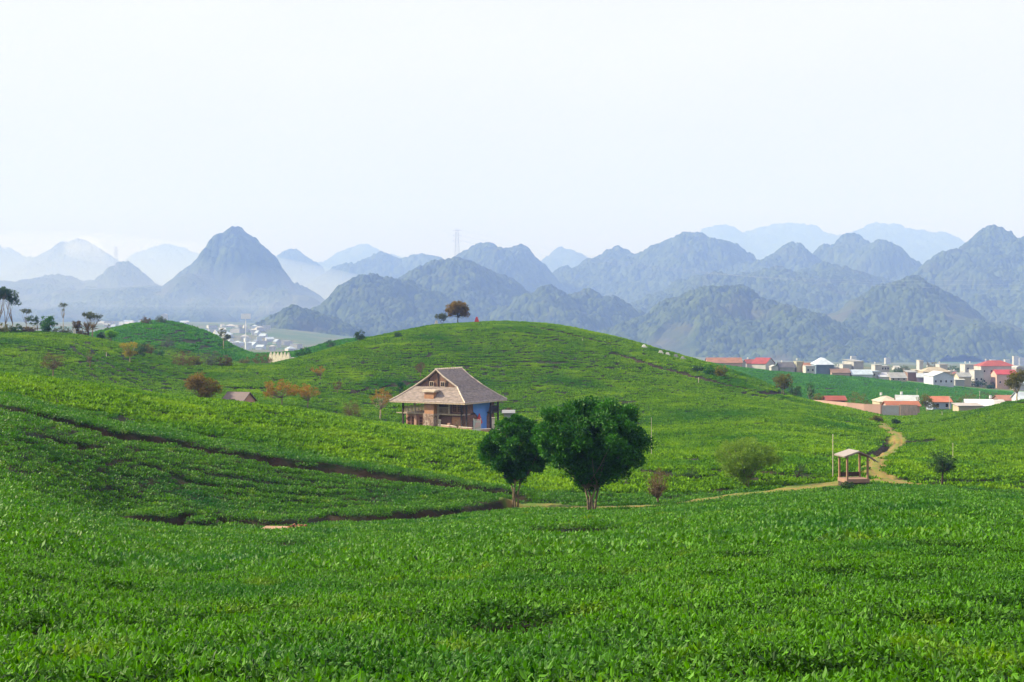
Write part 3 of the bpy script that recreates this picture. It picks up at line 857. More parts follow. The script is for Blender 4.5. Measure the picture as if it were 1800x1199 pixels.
# ---------------------------------------------------------------- trees on the middle hill's top
plant('flat_topped_tree', 805, 419, 566, 530, 43, 'rust', 'flat topped tree with orange brown leaves on the hill top', blobs=[(0, 0.72, 0.46, 0.22), (-0.3, 0.56, 0.24, 0.2), (0.32, 0.5, 0.2, 0.2), (-0.05, 0.82, 0.4, 0.14)], leaves=8500, size=0.42, fork=0.32, limbs=20, clumps=150, clump_r=0.1, barkm=bark_dark, seed=12)
plant('small_tree', 777, 408, 570, 550, 25, 'grey', 'small grey green spreading tree left of the flat topped one', blobs=[(0, 0.72, 0.5, 0.24)], leaves=1500, size=0.35, fork=0.35, limbs=14, clumps=50, barkm=bark_dark, stems=2)
plant('bush', 632, 370, 600, 578, 20, 'bush', 'dark bush on the left shoulder of the middle hill', 'bush', blobs=BUSH, leaves=1300, size=0.35, fork=0.1, clumps=40)
plant('bush', 535, 376, 626, 609, 30, 'dark', 'low dark bush right of the white zigzag building', 'bush', blobs=BUSH, leaves=1500, size=0.4, fork=0.1, clumps=45)
# ---------------------------------------------------------------- trees in the hollow round the house
for a in [
 (357, 215, 698, 654, 56, 'rust', 'orange and dark brown tree left of the brick hut', [(-0.2, 0.75, 0.32, 0.25), (0.15, 0.55, 0.36, 0.26)], 3200, 0.26),
 (495, 220, 712, 667, 54, 'orange', 'sparse orange brown tree right of the brick hut', [(-0.1, 0.75, 0.4, 0.24), (-0.3, 0.5, 0.22, 0.18), (0.25, 0.6, 0.26, 0.2)], 1500, 0.24),
 (541, 222, 717, 675, 48, 'orange', 'smaller sparse orange tree beside the other orange one', [(0, 0.72, 0.5, 0.26)], 1100, 0.22),
 (668, 224, 737, 680, 40, 'orange', 'thin tree with pale trunk just left of the wooden house', [(0.05, 0.7, 0.5, 0.24)], 800, 0.2),
 (563, 300, 668, 641, 28, 'orange', 'thin reddish tree on the slope above the orange ones', [(0, 0.68, 0.5, 0.3)], 350, 0.24),
 (593, 268, 690, 669, 16, 'brown', 'tiny brown sapling on the slope above the grey brown bush', [(0, 0.6, 0.5, 0.38)], 260, 0.22),
 (739, 300, 664, 634, 20, 'brown', 'faint brown tree on the slope behind the house roof', [(0, 0.65, 0.5, 0.32)], 320, 0.25),
 (93, 245, 662, 616, 38, 'brown', 'bare brown rounded tree alone on the left slope', [(0, 0.62, 0.5, 0.34)], 900, 0.2),
 (158, 255, 645, 612, 14, 'brown', 'thin twiggy sapling right of the bare rounded tree', [(0, 0.55, 0.5, 0.42)], 90, 0.2),
 (228, 275, 638, 601, 32, 'yellow', 'yellow leaved tree on the left slope', [(0, 0.82, 0.5, 0.17), (0, 0.5, 0.3, 0.2)], 1000, 0.3),
 (194, 330, 600, 580, 21, 'lime', 'bright lime green little tree at the foot of the far hill', [(0, 0.68, 0.5, 0.3)], 1300, 0.3),
]:
    px, Y, bp, tp, w, leaf, lab, bl, nl, sz = a
    plant('small_tree', px, Y, bp, tp, w * 1.12, leaf, lab, blobs=bl, leaves=int(nl * 2.0), size=sz, fork=0.33, limbs=16, clumps=max(18, nl // 18), clump_r=0.1, twigs=3,
          barkm=bark_pale if px in (668, 228) else bark, trunk_r=0.022, stems=1, lean=0.05 if px != 357 else -0.05)
plant('bush', 618, 222, 732, 700, 36, 'brown', 'rounded grey brown bush between the orange trees and the house', 'bush', blobs=BUSH, leaves=2600, size=0.2, fork=0.1, clumps=80, twigs=2, aspect=0.25)
plant('columnar_tree', 703, 262, 690, 664, 13, 'dark', 'small dark upright tree behind the house left eave', blobs=[(0, 0.5, 0.5, 0.5)], leaves=1200, size=0.28, fork=0.3, clumps=30)
# ---------------------------------------------------------------- the scrub saddle on the left
for i, a in enumerate([
 (257, 548, 568, 554, 20, 'brown', 'brown bush on top of the far left hill'), (283, 548, 568, 553, 20, 'grey', 'grey bush right of the brown one atop the far left hill'),
 (246, 395, 625, 598, 26, 'bush', 'dull green bush at the foot of the far left hill'), (258, 350, 622, 602, 24, 'brown', 'dark brown bush right of the yellow tree'),
 (280, 352, 627, 605, 22, 'dark', 'dark green spiky bush at the saddle'), (293, 430, 612, 586, 28, 'grey', 'grey green thicket low on the far left hill'),
 (322, 352, 643, 614, 38, 'brown', 'reddish brown thicket in the saddle'), (345, 352, 643, 620, 24, 'gold', 'olive yellow bush right of the reddish thicket'),
 (372, 356, 643, 611, 30, 'grey', 'tall grey twiggy bush in the middle of the saddle'), (396, 360, 643, 622, 26, 'brown', 'low brown bush right of the tall grey one'),
 (460, 372, 637, 618, 38, 'brown', 'wide brown bush just left of the white zigzag building'), (430, 372, 640, 626, 26, 'gold', 'small olive bush between two brown ones'),
 (580, 448, 610, 596, 20, 'bush', 'faint green bush on the hill behind the dark bushes'), (700, 452, 592, 583, 14, 'bush', 'tiny bush low on the back ridge left of the hill top')]):
    px, Y, bp, tp, w, leaf, lab = a
    plant('bush', px, Y, bp, tp, w, leaf, lab, 'bush', blobs=BUSH, leaves=1500, size=0.34, fork=0.1, limbs=12, clumps=60, twigs=2, aspect=0.35)
plant('small_tree', 393, 520, 612, 577, 24, 'grey', 'thin tree with grey crown in front of the left town', blobs=[(-0.1, 0.75, 0.35, 0.2), (0.25, 0.55, 0.25, 0.14)], leaves=700, size=0.5, fork=0.4, limbs=12, clumps=26, barkm=bark_pale)
# the row along the left crest
plant('gum_tree', 16, 352, 580, 508, 34, 'bush', 'tall tree with bare forking limbs at the left edge, crown only on top', blobs=[(0, 0.82, 0.5, 0.13), (0.25, 0.72, 0.28, 0.1), (-0.2, 0.9, 0.3, 0.1)], leaves=2600, size=0.42, stems=2, fork=0.18, limbs=12, clumps=55, barkm=bark, trunk_r=0.016)
plant('gum_tree', -3, 356, 580, 500, 30, 'bush', 'tall tree cut off by the left edge of the view', blobs=[(0, 0.84, 0.5, 0.14)], leaves=2200, size=0.42, fork=0.2, limbs=12, clumps=45, trunk_r=0.016)
plant('umbrella_tree', 46, 356, 580, 542, 20, 'grey', 'thin flat crowned tree second from the left edge', blobs=[(0, 0.88, 0.5, 0.09), (0.1, 0.6, 0.2, 0.1)], leaves=500, size=0.38, fork=0.4, limbs=8, clumps=24, trunk_r=0.012)
plant('twiggy_tree', 66, 354, 582, 551, 32, 'bush', 'open tree with separate dark leaf tufts beside the white grave', blobs=[(0, 0.65, 0.5, 0.35)], leaves=600, size=0.4, fork=0.2, limbs=16, clumps=16, clump_r=0.07, trunk_r=0.012)
plant('dense_tree', 86, 352, 584, 554, 30, 'dark', 'dense dark green rounded tree on the left crest', blobs=[(0, 0.6, 0.5, 0.4), (-0.2, 0.3, 0.3, 0.3)], leaves=2600, size=0.36, fork=0.2, clumps=70)
plant('umbrella_tree', 111, 356, 582, 533, 15, 'grey', 'tallest thin tree with a flat wisp of crown', blobs=[(0, 0.93, 0.5, 0.06), (0.1, 0.8, 0.2, 0.05)], leaves=260, size=0.36, fork=0.55, limbs=9, clumps=16, trunk_r=0.009, barkm=bark_pale)
plant('small_tree', 135, 350, 585, 562, 17, 'brown', 'dark brown round tree left of the spreading one', blobs=[(0, 0.65, 0.5, 0.35)], leaves=1200, size=0.34, fork=0.3, clumps=34, barkm=bark_dark)
plant('umbrella_tree', 163, 358, 588, 547, 34, 'grey', 'grey green wide crowned tree above the spiky palm', blobs=[(0.1, 0.8, 0.45, 0.1), (-0.25, 0.9, 0.22, 0.08)], leaves=1300, size=0.4, fork=0.4, limbs=14, clumps=40)
plant('shrub', 188, 400, 590, 563, 15, 'grey', 'faint grey shrub behind the left crest row', 'shrub', blobs=BUSH, leaves=700, size=0.4, clumps=30, fork=0.1)
for i, (px, tp, w, leaf, lab) in enumerate([(5, 566, 30, 'gold', 'low olive bushes at the foot of the tall edge trees'), (28, 568, 26, 'bush', 'low green bush right of the tall edge tree'), (50, 572, 26, 'brown', 'low maroon brown bush left of the white grave'),
        (112, 573, 44, 'grey', 'wide low grey bush right of the dense dark tree'), (176, 583, 14, 'bush', 'little dark bush right of the palm'), (143, 578, 30, 'brown', 'low brown bush under the palm')]):
    plant('bush', px, 350, 584, tp, w, leaf, lab, 'bush', blobs=BUSH, leaves=1100, size=0.34, fork=0.1, clumps=40)
def palm(px, Y, tp, w_px, label):
    rng = np.random.default_rng(3); b = gp(px, Y); k = Y / F; h = (PH - tp) * k - b.z; w = w_px * k
    root = empty('palm', b, label=label, cat='palm')
    MB().tube([(0, 0, -0.3), (0.05, 0, h * 0.2), (0, 0, h * 0.38)], [0.32, 0.26, 0.22], 7).part('trunk', bark_dark, root)
    m = MB()
    for i in range(26):
        a = i * 2.4; el = rng.uniform(0.25, 1.35); L = h * 0.62
        d = np.array([math.cos(a) * math.cos(el), math.sin(a) * math.cos(el), math.sin(el)]); o = np.array([0, 0, h * 0.38])
        p1 = o + d * L * 0.6; p2 = o + d * L + np.array([0, 0, -L * 0.12]); s = np.array([-math.sin(a), math.cos(a), 0]) * 0.16
        m.raw([o - s * 0.4, o + s * 0.4, p1 + s, p2, p1 - s], [[0, 1, 2, 3, 4]], rng.uniform(0, 1))
    m.part('fronds', LM['brown'], root)
palm(155, 349, 560, 24, 'brown spiky palm on the left crest under a spreading tree')
# ---------------------------------------------------------------- trees on the right
for a in [
 (1376, 345, 692, 655, 34, 'gold', 'olive tree with pale stem above the pink wall', [(0, 0.6, 0.5, 0.38)], 3000, 0.34),
 (1630, 352, 722, 693, 40, 'gold', 'orange and green tree growing over the orange roof', [(-0.1, 0.7, 0.34, 0.3), (0.2, 0.4, 0.3, 0.24)], 2600, 0.34),
 (1788, 335, 705, 648, 46, 'gold', 'yellow green tree at the right edge on the hill crest', [(0.1, 0.75, 0.4, 0.24), (-0.15, 0.6, 0.35, 0.2)], 4500, 0.34),
 (1425, 330, 697, 668, 16, 'bush', 'slight green bush in front of the far field', [(0, 0.55, 0.5, 0.4)], 500, 0.34),
]:
    px, Y, bp, tp, w, leaf, lab, bl, nl, sz = a
    plant('small_tree', px, Y, bp, tp, w, leaf, lab, blobs=bl, leaves=nl, size=sz, fork=0.28, limbs=16, clumps=80, clump_r=0.11, barkm=bark_pale, stems=2 if px != 1788 else 1)
for a in [
 (1397, 350, 696, 672, 26, 'bush', 'dark green bush right of the olive tree'), (1507, 362, 712, 683, 50, 'gold', 'large rounded olive bush behind the pink wall'),
 (1248, 358, 660, 640, 22, 'dark', 'dark bush right of the grey gravestones'), (1268, 350, 662, 640, 22, 'gold', 'olive bush at the end of the grave row'),
 (1228, 362, 652, 642, 24, 'bush', 'low dark bush next to the gravestones'), (1440, 360, 700, 690, 26, 'gold', 'low yellowish bush where the pink wall begins'),
 (1697, 420, 712, 680, 50, 'gold', 'broad yellow olive bush left of the white roofed barn'), (1740, 430, 708, 684, 40, 'brown', 'brown bush behind the white roofed barn'),
 (1590, 335, 727, 714, 30, 'gold', 'low scrub in front of the orange roof'), (1665, 400, 712, 697, 22, 'gold', 'small yellowish bush between orange roof and white barn'),
 (1445, 640, 652, 641, 14, 'bush', 'dark bush against the blue grey warehouse'), (1580, 700, 652, 642, 18, 'bush', 'green tree clump among the middle roofs'),
 (1590, 690, 655, 641, 20, 'grey', 'grey bare tree clump among the middle roofs'), (1640, 800, 640, 631, 24, 'brown', 'brown rounded tree behind the tan roof'),
 (1675, 720, 655, 641, 26, 'bush', 'green tree left of the dark rounded one'), (1698, 690, 662, 638, 18, 'dark', 'dark rounded tree before the red roofed villa'),
 (1735, 640, 675, 651, 40, 'grey', 'grey brown tree mass below the red roofed villa'), (1715, 620, 680, 664, 40, 'bush', 'dark green hedge below the villa'), (1758, 640, 678, 658, 34, 'bush', 'green bush right of the grey brown mass'),
 (1575, 300, 745, 736, 14, 'bush', 'small dark bush where the track passes the crest'), (1540, 300, 740, 729, 22, 'gold', 'pale scrub by the crest of the track')]:
    px, Y, bp, tp, w, leaf, lab = a
    plant('bush', px, Y, bp, tp, w, leaf, lab, 'bush', blobs=BUSH, leaves=1700, size=0.30 if Y < 500 else 0.55, fork=0.1, limbs=12, clumps=60, twigs=1)

_r = random.Random(9)
for i in range(16):
    px = _r.uniform(1345, 1795); Y = _r.uniform(715, 900)
    g_ = PH - gp(px, Y).z * F / Y
    plant('town_tree', px, Y, g_, g_ - _r.uniform(6, 12), _r.uniform(9, 18), _r.choice(['bush', 'dark', 'grey', 'gold']), 'small bushy tree growing among the roofs of the right hand town', 'tree',
          blobs=BUSH, leaves=900, size=0.6, fork=0.15, limbs=8, clumps=30, group='small trees among the roofs of the right hand town', seed=i)
# ================================================================ materials of built things
pine = simple('old_timber', (0.26, 0.15, 0.11), 0.85, (0.13, 0.07, 0.05), 3, 0.4, 10, (6, 6, 0.6))
timber_dark = simple('timber_dark', (0.055, 0.035, 0.028), 0.85, (0.03, 0.02, 0.016), 4)
timber_pale = simple('timber_pale', (0.52, 0.42, 0.33), 0.8, (0.36, 0.27, 0.20), 4)
roof_shingle = simple('weathered_shingle', (0.32, 0.26, 0.24), 0.9, (0.20, 0.165, 0.155), 1.6, 0.6, 6, (1.0, 1.0, 3.0))
cap_pale = simple('pale_capping', (0.62, 0.53, 0.45), 0.8, (0.46, 0.38, 0.31), 2)
glass_dark = simple('dark_glass', (0.03, 0.02, 0.02), 0.25, (0.015, 0.01, 0.01), 2)
blue_paint = simple('blue_paint', (0.08, 0.22, 0.68), 0.6, (0.12, 0.27, 0.66), 1.2)
red_paint = simple('red_paint', (0.62, 0.05, 0.035), 0.6, (0.50, 0.05, 0.04), 1.2)
concrete = simple('concrete', (0.42, 0.38, 0.34), 0.9, (0.30, 0.26, 0.23), 1.5)
def brickmat(name, c1, c2, mortar, sx=1.0):
    m, t, b, o = mat_new(name)
    br = t.nodes.new('ShaderNodeTexBrick'); br.inputs['Scale'].default_value = 2.2 * sx; br.inputs['Mortar Size'].default_value = 0.03
    br.inputs['Color1'].default_value = (*c1, 1); br.inputs['Color2'].default_value = (*c2, 1); br.inputs['Mortar'].default_value = (*mortar, 1)
    tc = t.nodes.new('ShaderNodeTexCoord'); sp = t.nodes.new('ShaderNodeSeparateXYZ'); cb = t.nodes.new('ShaderNodeCombineXYZ'); ad = t.nodes.new('ShaderNodeMath')
    t.links.new(tc.outputs['Object'], sp.inputs[0]); t.links.new(sp.outputs[0], ad.inputs[0]); t.links.new(sp.outputs[1], ad.inputs[1])
    t.links.new(ad.outputs[0], cb.inputs[0]); t.links.new(sp.outputs[2], cb.inputs[1]); t.links.new(cb.outputs[0], br.inputs[0])
    t.links.new(noise_col(t, br.outputs[0], c2, 1.3, 4, 0.5, 0.8), b.inputs['Base Color']); b.inputs['Roughness'].default_value = 0.9
    MATS[name] = m; return m
brick = brickmat('orange_brick', (0.50, 0.22, 0.10), (0.38, 0.17, 0.09), (0.42, 0.30, 0.22))
pinkbrick = brickmat('pink_brick', (0.50, 0.27, 0.20), (0.42, 0.24, 0.19), (0.42, 0.30, 0.24))
def stonemat():
    m, t, b, o = mat_new('rubble_stone')
    tc = t.nodes.new('ShaderNodeTexCoord'); vo = t.nodes.new('ShaderNodeTexVoronoi'); vo.inputs['Scale'].default_value = 3.4
    t.links.new(tc.outputs['Object'], vo.inputs[0])
    rp = t.nodes.new('ShaderNodeValToRGB'); e = rp.color_ramp.elements
    e[0].position = 0.0; e[0].color = (0.10, 0.06, 0.045, 1); e[1].position = 1.0; e[1].color = (0.52, 0.42, 0.36, 1)
    x = rp.color_ramp.elements.new(0.4); x.color = (0.30, 0.20, 0.16, 1)
    t.links.new(vo.outputs['Color'], rp.inputs[0]); t.links.new(rp.outputs[0], b.inputs['Base Color']); b.inputs['Roughness'].default_value = 0.95
    MATS['rubble_stone'] = m; return m
stone = stonemat()

# ---------------------------------------------------------------- the wooden house
def wooden_house():
    g = gp(788, HOUSE[1])
    root = empty('wooden_house', (HOUSE[0], HOUSE[1], 0), R(-30), label='two storey timber and brick house with a wide shingled roof on the tea slope', cat='house')
    k = HOUSE[1] / F
    zb = (PH - 757) * k - 0.2          # floor level
    root.location.z = zb
    EZ = (PH - 703) * k - zb; RZ = (PH - 648.5) * k - zb; GZ = (PH - 678) * k - zb
    FL = 3.25                          # upper floor
    W, D = 7.25, 6.6                   # eaves, half
    bw, bd = 5.7, 5.0                  # walls, half
    gy = 3.9; gx = 4.1
    # roof: steep gabled top flaring into skirts on all four sides
    r = MB()
    def prof(x):                       # height over half-width
        return float(pchip([0, 1.5, gx, 5.8, W], [RZ, RZ - (RZ - GZ) * 0.42, GZ, EZ + (GZ - EZ) * 0.42, EZ], np.array([x]))[0])
    xs = [0, 1.5, 2.8, gx, 5.0, 6.1, W]
    def yk(x): return gy if x <= gx else gy + (D - gy) * (x - gx) / (W - gx)
    for sx in (-1, 1):
        for a, b_ in zip(xs[:-1], xs[1:]):
            r.slab([(sx * a, -yk(a), prof(a)), (sx * b_, -yk(b_), prof(b_)), (sx * b_, yk(b_), prof(b_)), (sx * a, yk(a), prof(a))], 0.16)
    for sy in (-1, 1):
        for a, b_ in zip(xs[3:-1], xs[4:]):
            r.slab([(-a, sy * yk(a), prof(a)), (-b_, sy * yk(b_), prof(b_)), (b_, sy * yk(b_), prof(b_)), (a, sy * yk(a), prof(a))], 0.16)
    roof = r.part('roof', roof_shingle, root)
    # shingle courses standing a little proud
    c = MB()
    for i in range(26):
        x = 0.35 + i * (W - 0.5) / 26
        for sx in (-1, 1):
            c.tube([(sx * x, -yk(x) + 0.05, prof(x) + 0.03), (sx * x, yk(x) - 0.05, prof(x) + 0.03)], 0.035, 4)
        if x > gx:
            for sy in (-1, 1): c.tube([(-x + 0.05, sy * yk(x), prof(x) + 0.03), (x - 0.05, sy * yk(x), prof(x) + 0.03)], 0.035, 4)
    c.part('shingle_courses', roof_shingle, roof)
    cp = MB()
    for sx in (-1, 1):
        for sy in (-1, 1):
            cp.tube([(sx * x, sy * (yk(x) + (0.04 if x <= gx else 0)), prof(x) + 0.07) for x in xs], 0.11, 5)
    for j in range(14):
        y = -gy + j * 2 * gy / 13
        cp.box((0, y, RZ + 0.12), (0.28, 0.22, 0.2))
    cp.part('roof_capping', cap_pale, roof)
    cp = MB()
    for sy in (-1, 1): cp.box((0, sy * (D - 0.02), EZ - 0.14), (2 * W, 0.08, 0.2))
    for sx in (-1, 1): cp.box((sx * (W - 0.02), 0, EZ - 0.14), (0.08, 2 * D - 0.2, 0.2))
    cp.part('eaves_board', timber_pale, roof)
    # gable with planks and a small window
    for sy in (-1, 1):
        gm = MB()
        n = 22
        for i in range(n):
            x0 = -gx + i * 2 * gx / n + 0.01; x1 = x0 + 2 * gx / n - 0.02
            hm_ = prof(min(abs((x0 + x1) / 2) + 0.15, gx)) - 0.22
            if hm_ > GZ - 0.1: gm.bx(x0, x1, sy * (gy - 0.35) - 0.04, sy * (gy - 0.35) + 0.04, GZ - 0.6, hm_, (i * 37 % 10) / 10)
        gm.part('gable_boards', pine, root)
    for x in (-1.5, 0.25, 1.9):
        gb = MB(); gb.bx(x - 0.09, x + 0.09, -gy + 0.2, -gy + 0.29, GZ - 0.3, prof(abs(x)) - 0.3)
        gb.part('gable_beam', timber_dark, root)
    for x in (-0.95, 1.2):
        f = MB().bx(x - 0.42, x + 0.42, -gy + 0.12, -gy + 0.2, GZ + 0.02, GZ + 0.85).part('window', timber_pale, root)
        MB().bx(x - 0.32, x - 0.04, -gy + 0.1, -gy + 0.119, GZ + 0.1, GZ + 0.76).part('pane', glass_dark, f)
        MB().bx(x + 0.04, x + 0.32, -gy + 0.1, -gy + 0.119, GZ + 0.1, GZ + 0.76).part('pane', glass_dark, f)
    # chimney
    cx0, cx1, cy0, cy1 = -0.9, 0.9, -bd - 0.95, -bd + 0.25
    MB().bx(cx0, cx1, cy0, cy1, FL + 0.1, EZ + 1.55).part('chimney', brick, root)
    ch = [o for o in COL.objects if o.name.startswith('chimney')][-1]
    MB().bx(cx0 - 0.28, cx1 + 0.28, cy0 - 0.25, cy1 + 0.25, EZ + 1.55, EZ + 1.75).bx(cx0 - 0.4, cx1 + 0.4, cy0 - 0.12, cy1 + 0.12, EZ + 1.75, EZ + 1.92).part('chimney_cap', cap_pale, ch)
    MB().bx(cx0 - 0.15, cx1 + 0.05, cy0 - 0.15, cy1, -1.4, FL + 0.1).part('stone_base', stone, root)
    # right hand body: walls of both storeys
    xl = -1.1
    w = MB()
    w.bx(xl, bw, -bd + 0.6, bd, -1.2, FL - 0.1)
    w.bx(xl + 3.2, bw, -bd + 0.6, bd, FL + 0.1, EZ + 0.1)
    w.bx(-3.2, xl - 0.01, -bd + 2.6, bd, FL + 0.1, EZ + 0.1)
    w.bx(xl, xl + 3.19, -bd + 2.0, bd - 0.02, FL + 0.1, EZ + 0.08)
    w.part('wall', pine, root)
    # planking of the right face and lower front panels
    pk = MB()
    for i in range(30):
        y = -bd + 0.7 + i * (2 * bd - 0.8) / 30
        for z0, z1 in ((-1.1, FL - 0.15), (FL + 0.15, EZ)):
            pk.bx(bw + 0.003, bw + 0.06, y, y + 0.27, z0, z1, (i * 7 % 10) / 10)
    pk.part('side_planks', timber_dark if False else simple('planks_brown', (0.27, 0.13, 0.09), 0.85, (0.15, 0.075, 0.05), 3), root)
    MB().bx(1.3, 3.15, -bd + 0.5, -bd + 0.598, -1.0, FL - 0.35).part('brick_panel', simple('wicker_panel', (0.19, 0.10, 0.07), 0.9, (0.13, 0.07, 0.05), 6), root)
    MB().bx(3.5, 5.5, -bd + 0.5, -bd + 0.598, -1.0, FL - 0.35).part('brick_panel', brick, root)
    MB().bx(3.05, 3.5, -bd - 0.25, -bd + 0.45, -1.2, 1.9).part('brick_pier', pinkbrick, root)
    # floor beams and balconies
    MB().bx(-bw, bw + 0.02, -bd - 0.1, -bd + 2.5, FL - 0.1, FL + 0.1).bx(-bw - 1.3, -bw, -bd - 0.05, -bd + 0.2, FL - 0.06, FL + 0.06).part('balcony_floor', timber_pale, root)
    MB().bx(-bw, xl - 0.02, -bd + 2.501, bd, FL - 0.1, FL + 0.1).part('upper_floor', pine, root)
    MB().bx(-bw - 0.05, bw + 0.05, -bd - 0.1, bd + 0.1, EZ + 0.12, EZ + 0.3).part('ceiling_beams', timber_dark, root)
    for (x, y, z0) in [(-bw, -bd, -1.2), (-bw, -bd + 3.4, -1.2), (-bw, bd - 3.2, -1.2), (-bw, bd, -1.2), (bw + 0.75, -bd + 0.1, -1.2), (bw + 0.75, bd, -1.2), (-3.3, -bd, FL), (1.15, -bd, -1.2), (3.27, -bd, FL), (bw + 0.75, 2.6, -1.2), (-1.2, bd, FL), (5.6, -bd, -1.2)]:
        MB().bx(x - 0.12, x + 0.12, y - 0.12, y + 0.12, z0, EZ + 0.11).part('post', timber_dark if abs(x) > 5 else timber_pale, root)
    rl = MB()
    for i in range(17):
        x = -bw + 0.35 + i * 0.26; rl.bx(x, x + 0.09, -bd - 0.02, -bd + 0.05, FL + 0.1, FL + 1.15 + 0.12 * math.sin(i * 2.1))
    rl.bx(-bw, -1.05, -bd - 0.04, -bd + 0.07, FL + 0.98, FL + 1.05)
    for i in range(24):
        y = -bd + 0.3 + i * 0.28; rl.bx(-bw - 0.04, -bw + 0.04, y, y + 0.08, FL + 0.1, FL + 1.1)
    rl.part('railing', timber_pale, root)
    rl = MB()
    for i in range(8):
        x = 1.4 + i * 0.24; rl.bx(x, x + 0.07, -bd - 0.02, -bd + 0.05, FL + 0.1, FL + 1.1)
    rl.bx(1.2, 3.2, -bd - 0.04, -bd + 0.07, FL + 1.1, FL + 1.18)
    rl.part('railing', timber_pale, root)
    # wall behind the open upper gallery, leaving the left third open to the air
    # glazed doors and windows
    def glazed(x0, x1, y, z0, z1, nm='window', leaves=2):
        f = MB().bx(x0, x1, y, y + 0.08, z0, z1).part(nm, simple('door_timber', (0.42, 0.23, 0.15), 0.7, (0.30, 0.15, 0.10), 3), root)
        n = leaves; wd = (x1 - x0) / n
        for i in range(n):
            p = MB()
            for a in range(2):
                for b_ in range(4):
                    xa = x0 + wd * i + 0.13 + a * (wd - 0.22) / 2; xb = xa + (wd - 0.30) / 2
                    za = z0 + 0.12 + b_ * (z1 - z0 - 0.2) / 4; zb_ = za + (z1 - z0 - 0.2) / 4 - 0.07
                    p.bx(xa, xb, y - 0.02, y - 0.003, za, zb_)
            p.part('pane', simple('red_glass', (0.10, 0.025, 0.02), 0.3, (0.05, 0.015, 0.012), 2), f)
    MB().bx(-bw + 0.1, xl - 0.01, -bd + 0.75, -bd + 0.9, -1.2, FL - 0.11).part('lower_wall', pinkbrick, root)
    glazed(-5.35, -3.75, -bd + 0.66, 0.7, FL - 0.45, 'door')
    glazed(-3.0, -1.4, -bd + 0.66, 0.7, FL - 0.45, 'door')
    MB().bx(-3.6, -3.15, -bd + 0.1, -bd + 0.74, -1.2, FL - 0.3).part('brick_pier', pinkbrick, root)
    glazed(3.55, 5.35, -bd + 0.5, FL + 0.35, EZ - 0.25)
    f = MB().bx(-2.9, -1.3, -bd + 2.5, -bd + 2.599, FL + 0.15, EZ - 0.1).part('dark_doorway', glass_dark, root)
    # blue mural wall on the right side with its red peak
    MB().raw([(bw + 0.1, y, z) for y, z in [(-1.9, EZ - 0.1), (3.6, EZ - 0.2), (3.0, 3.6), (2.3, 2.6), (2.4, -1.3), (0.7, -1.3), (0.5, 1.6), (-0.8, 3.1), (-1.8, 3.6)]]
             + [(bw + 0.16, y, z) for y, z in [(-1.9, EZ - 0.1), (3.6, EZ - 0.2), (3.0, 3.6), (2.3, 2.6), (2.4, -1.3), (0.7, -1.3), (0.5, 1.6), (-0.8, 3.1), (-1.8, 3.6)]],
             [list(range(9)), list(range(17, 8, -1))] + [[i, (i + 1) % 9, 9 + (i + 1) % 9, 9 + i] for i in range(9)]).part('blue_mural', blue_paint, root)
    tri = [(-1.7, 0.9), (-0.1, 3.3), (0.9, 1.7), (-0.2, 1.1)]
    MB().raw([(bw + 0.2, y, z) for y, z in tri] + [(bw + 0.26, y, z) for y, z in tri], [[0, 1, 2, 3], [7, 6, 5, 4], [0, 4, 5, 1], [1, 5, 6, 2], [2, 6, 7, 3], [3, 7, 4, 0]]).part('red_peak', red_paint, root)
    MB().bx(bw + 0.061, bw + 0.09, -1.9, -0.9, -1.0, 2.2).part('dark_doorway', glass_dark, root)
    # back right gallery rail
    rl = MB()
    for i in range(14): rl.bx(bw + 0.7, bw + 0.78, 2.8 + i * 0.17, 2.86 + i * 0.17, FL + 0.1, FL + 1.1)
    rl.bx(bw, bw + 0.85, 2.4, bd + 0.1, FL - 0.1, FL + 0.1)
    rl.part('side_gallery', timber_dark, root)
    # plinth
    MB().bx(-bw - 0.2, bw + 0.9, -bd - 0.3, bd + 0.3, -2.2, -1.2).part('plinth', stone, root)
    return zb
HZ = wooden_house()
kH = HOUSE[1] / F
def hpt(px, Y): return gp(px, Y)
# low garden wall, white gate, posts and the white hut beside the house
def garden():
    p = [gp(772, 216), gp(798, 213.5), gp(830, 211.5), gp(862, 213), gp(888, 217)]
    root = empty('garden_wall', p[0], label='low pinkish stone wall in front of the wooden house', cat='wall')
    m = MB(); cp = MB()
    for a, b in zip(p[:-1], p[1:]):
        c = (a + b) / 2 - p[0]; d = b - a; L = math.hypot(d.x, d.y)
        m.box((c.x, c.y, c.z + 0.35), (L, 0.3, 0.9), math.atan2(d.y, d.x)); cp.box((c.x, c.y, c.z + 0.86), (L + 0.1, 0.4, 0.1), math.atan2(d.y, d.x))
    m.part('wall_body', pinkbrick, root); cp.part('coping', cap_pale, root)
garden()
def gatepost(px, Y, h, w, label, mat, slats=0):
    b = gp(px, Y); root = empty('gate' if slats else 'gate_post', b, label=label, cat='gate' if slats else 'post')
    if slats:
        m = MB()
        for i in range(slats): m.bx(-w / 2 + i * w / slats, -w / 2 + i * w / slats + w / slats * 0.6, -0.04, 0.04, 0.15, h)
        m.bx(-w / 2, w / 2, 0.041, 0.1, h * 0.25, h * 0.32).bx(-w / 2, w / 2, 0.041, 0.1, h * 0.8, h * 0.87)
        m.part('slats', mat, root)
        MB().bx(-w / 2 - 0.12, -w / 2 - 0.02, -0.08, 0.08, 0, h + 0.15).part('post', mat, root); MB().bx(w / 2 + 0.0, w / 2 + 0.1, -0.08, 0.08, 0, h + 0.15).part('post', mat, root)
    else:
        MB().bx(-w / 2, w / 2, -w / 2, w / 2, 0, h).part('shaft', mat, root); MB().bx(-w / 2 - 0.06, w / 2 + 0.06, -w / 2 - 0.06, w / 2 + 0.06, h, h + 0.12).part('cap', cap_pale, root)
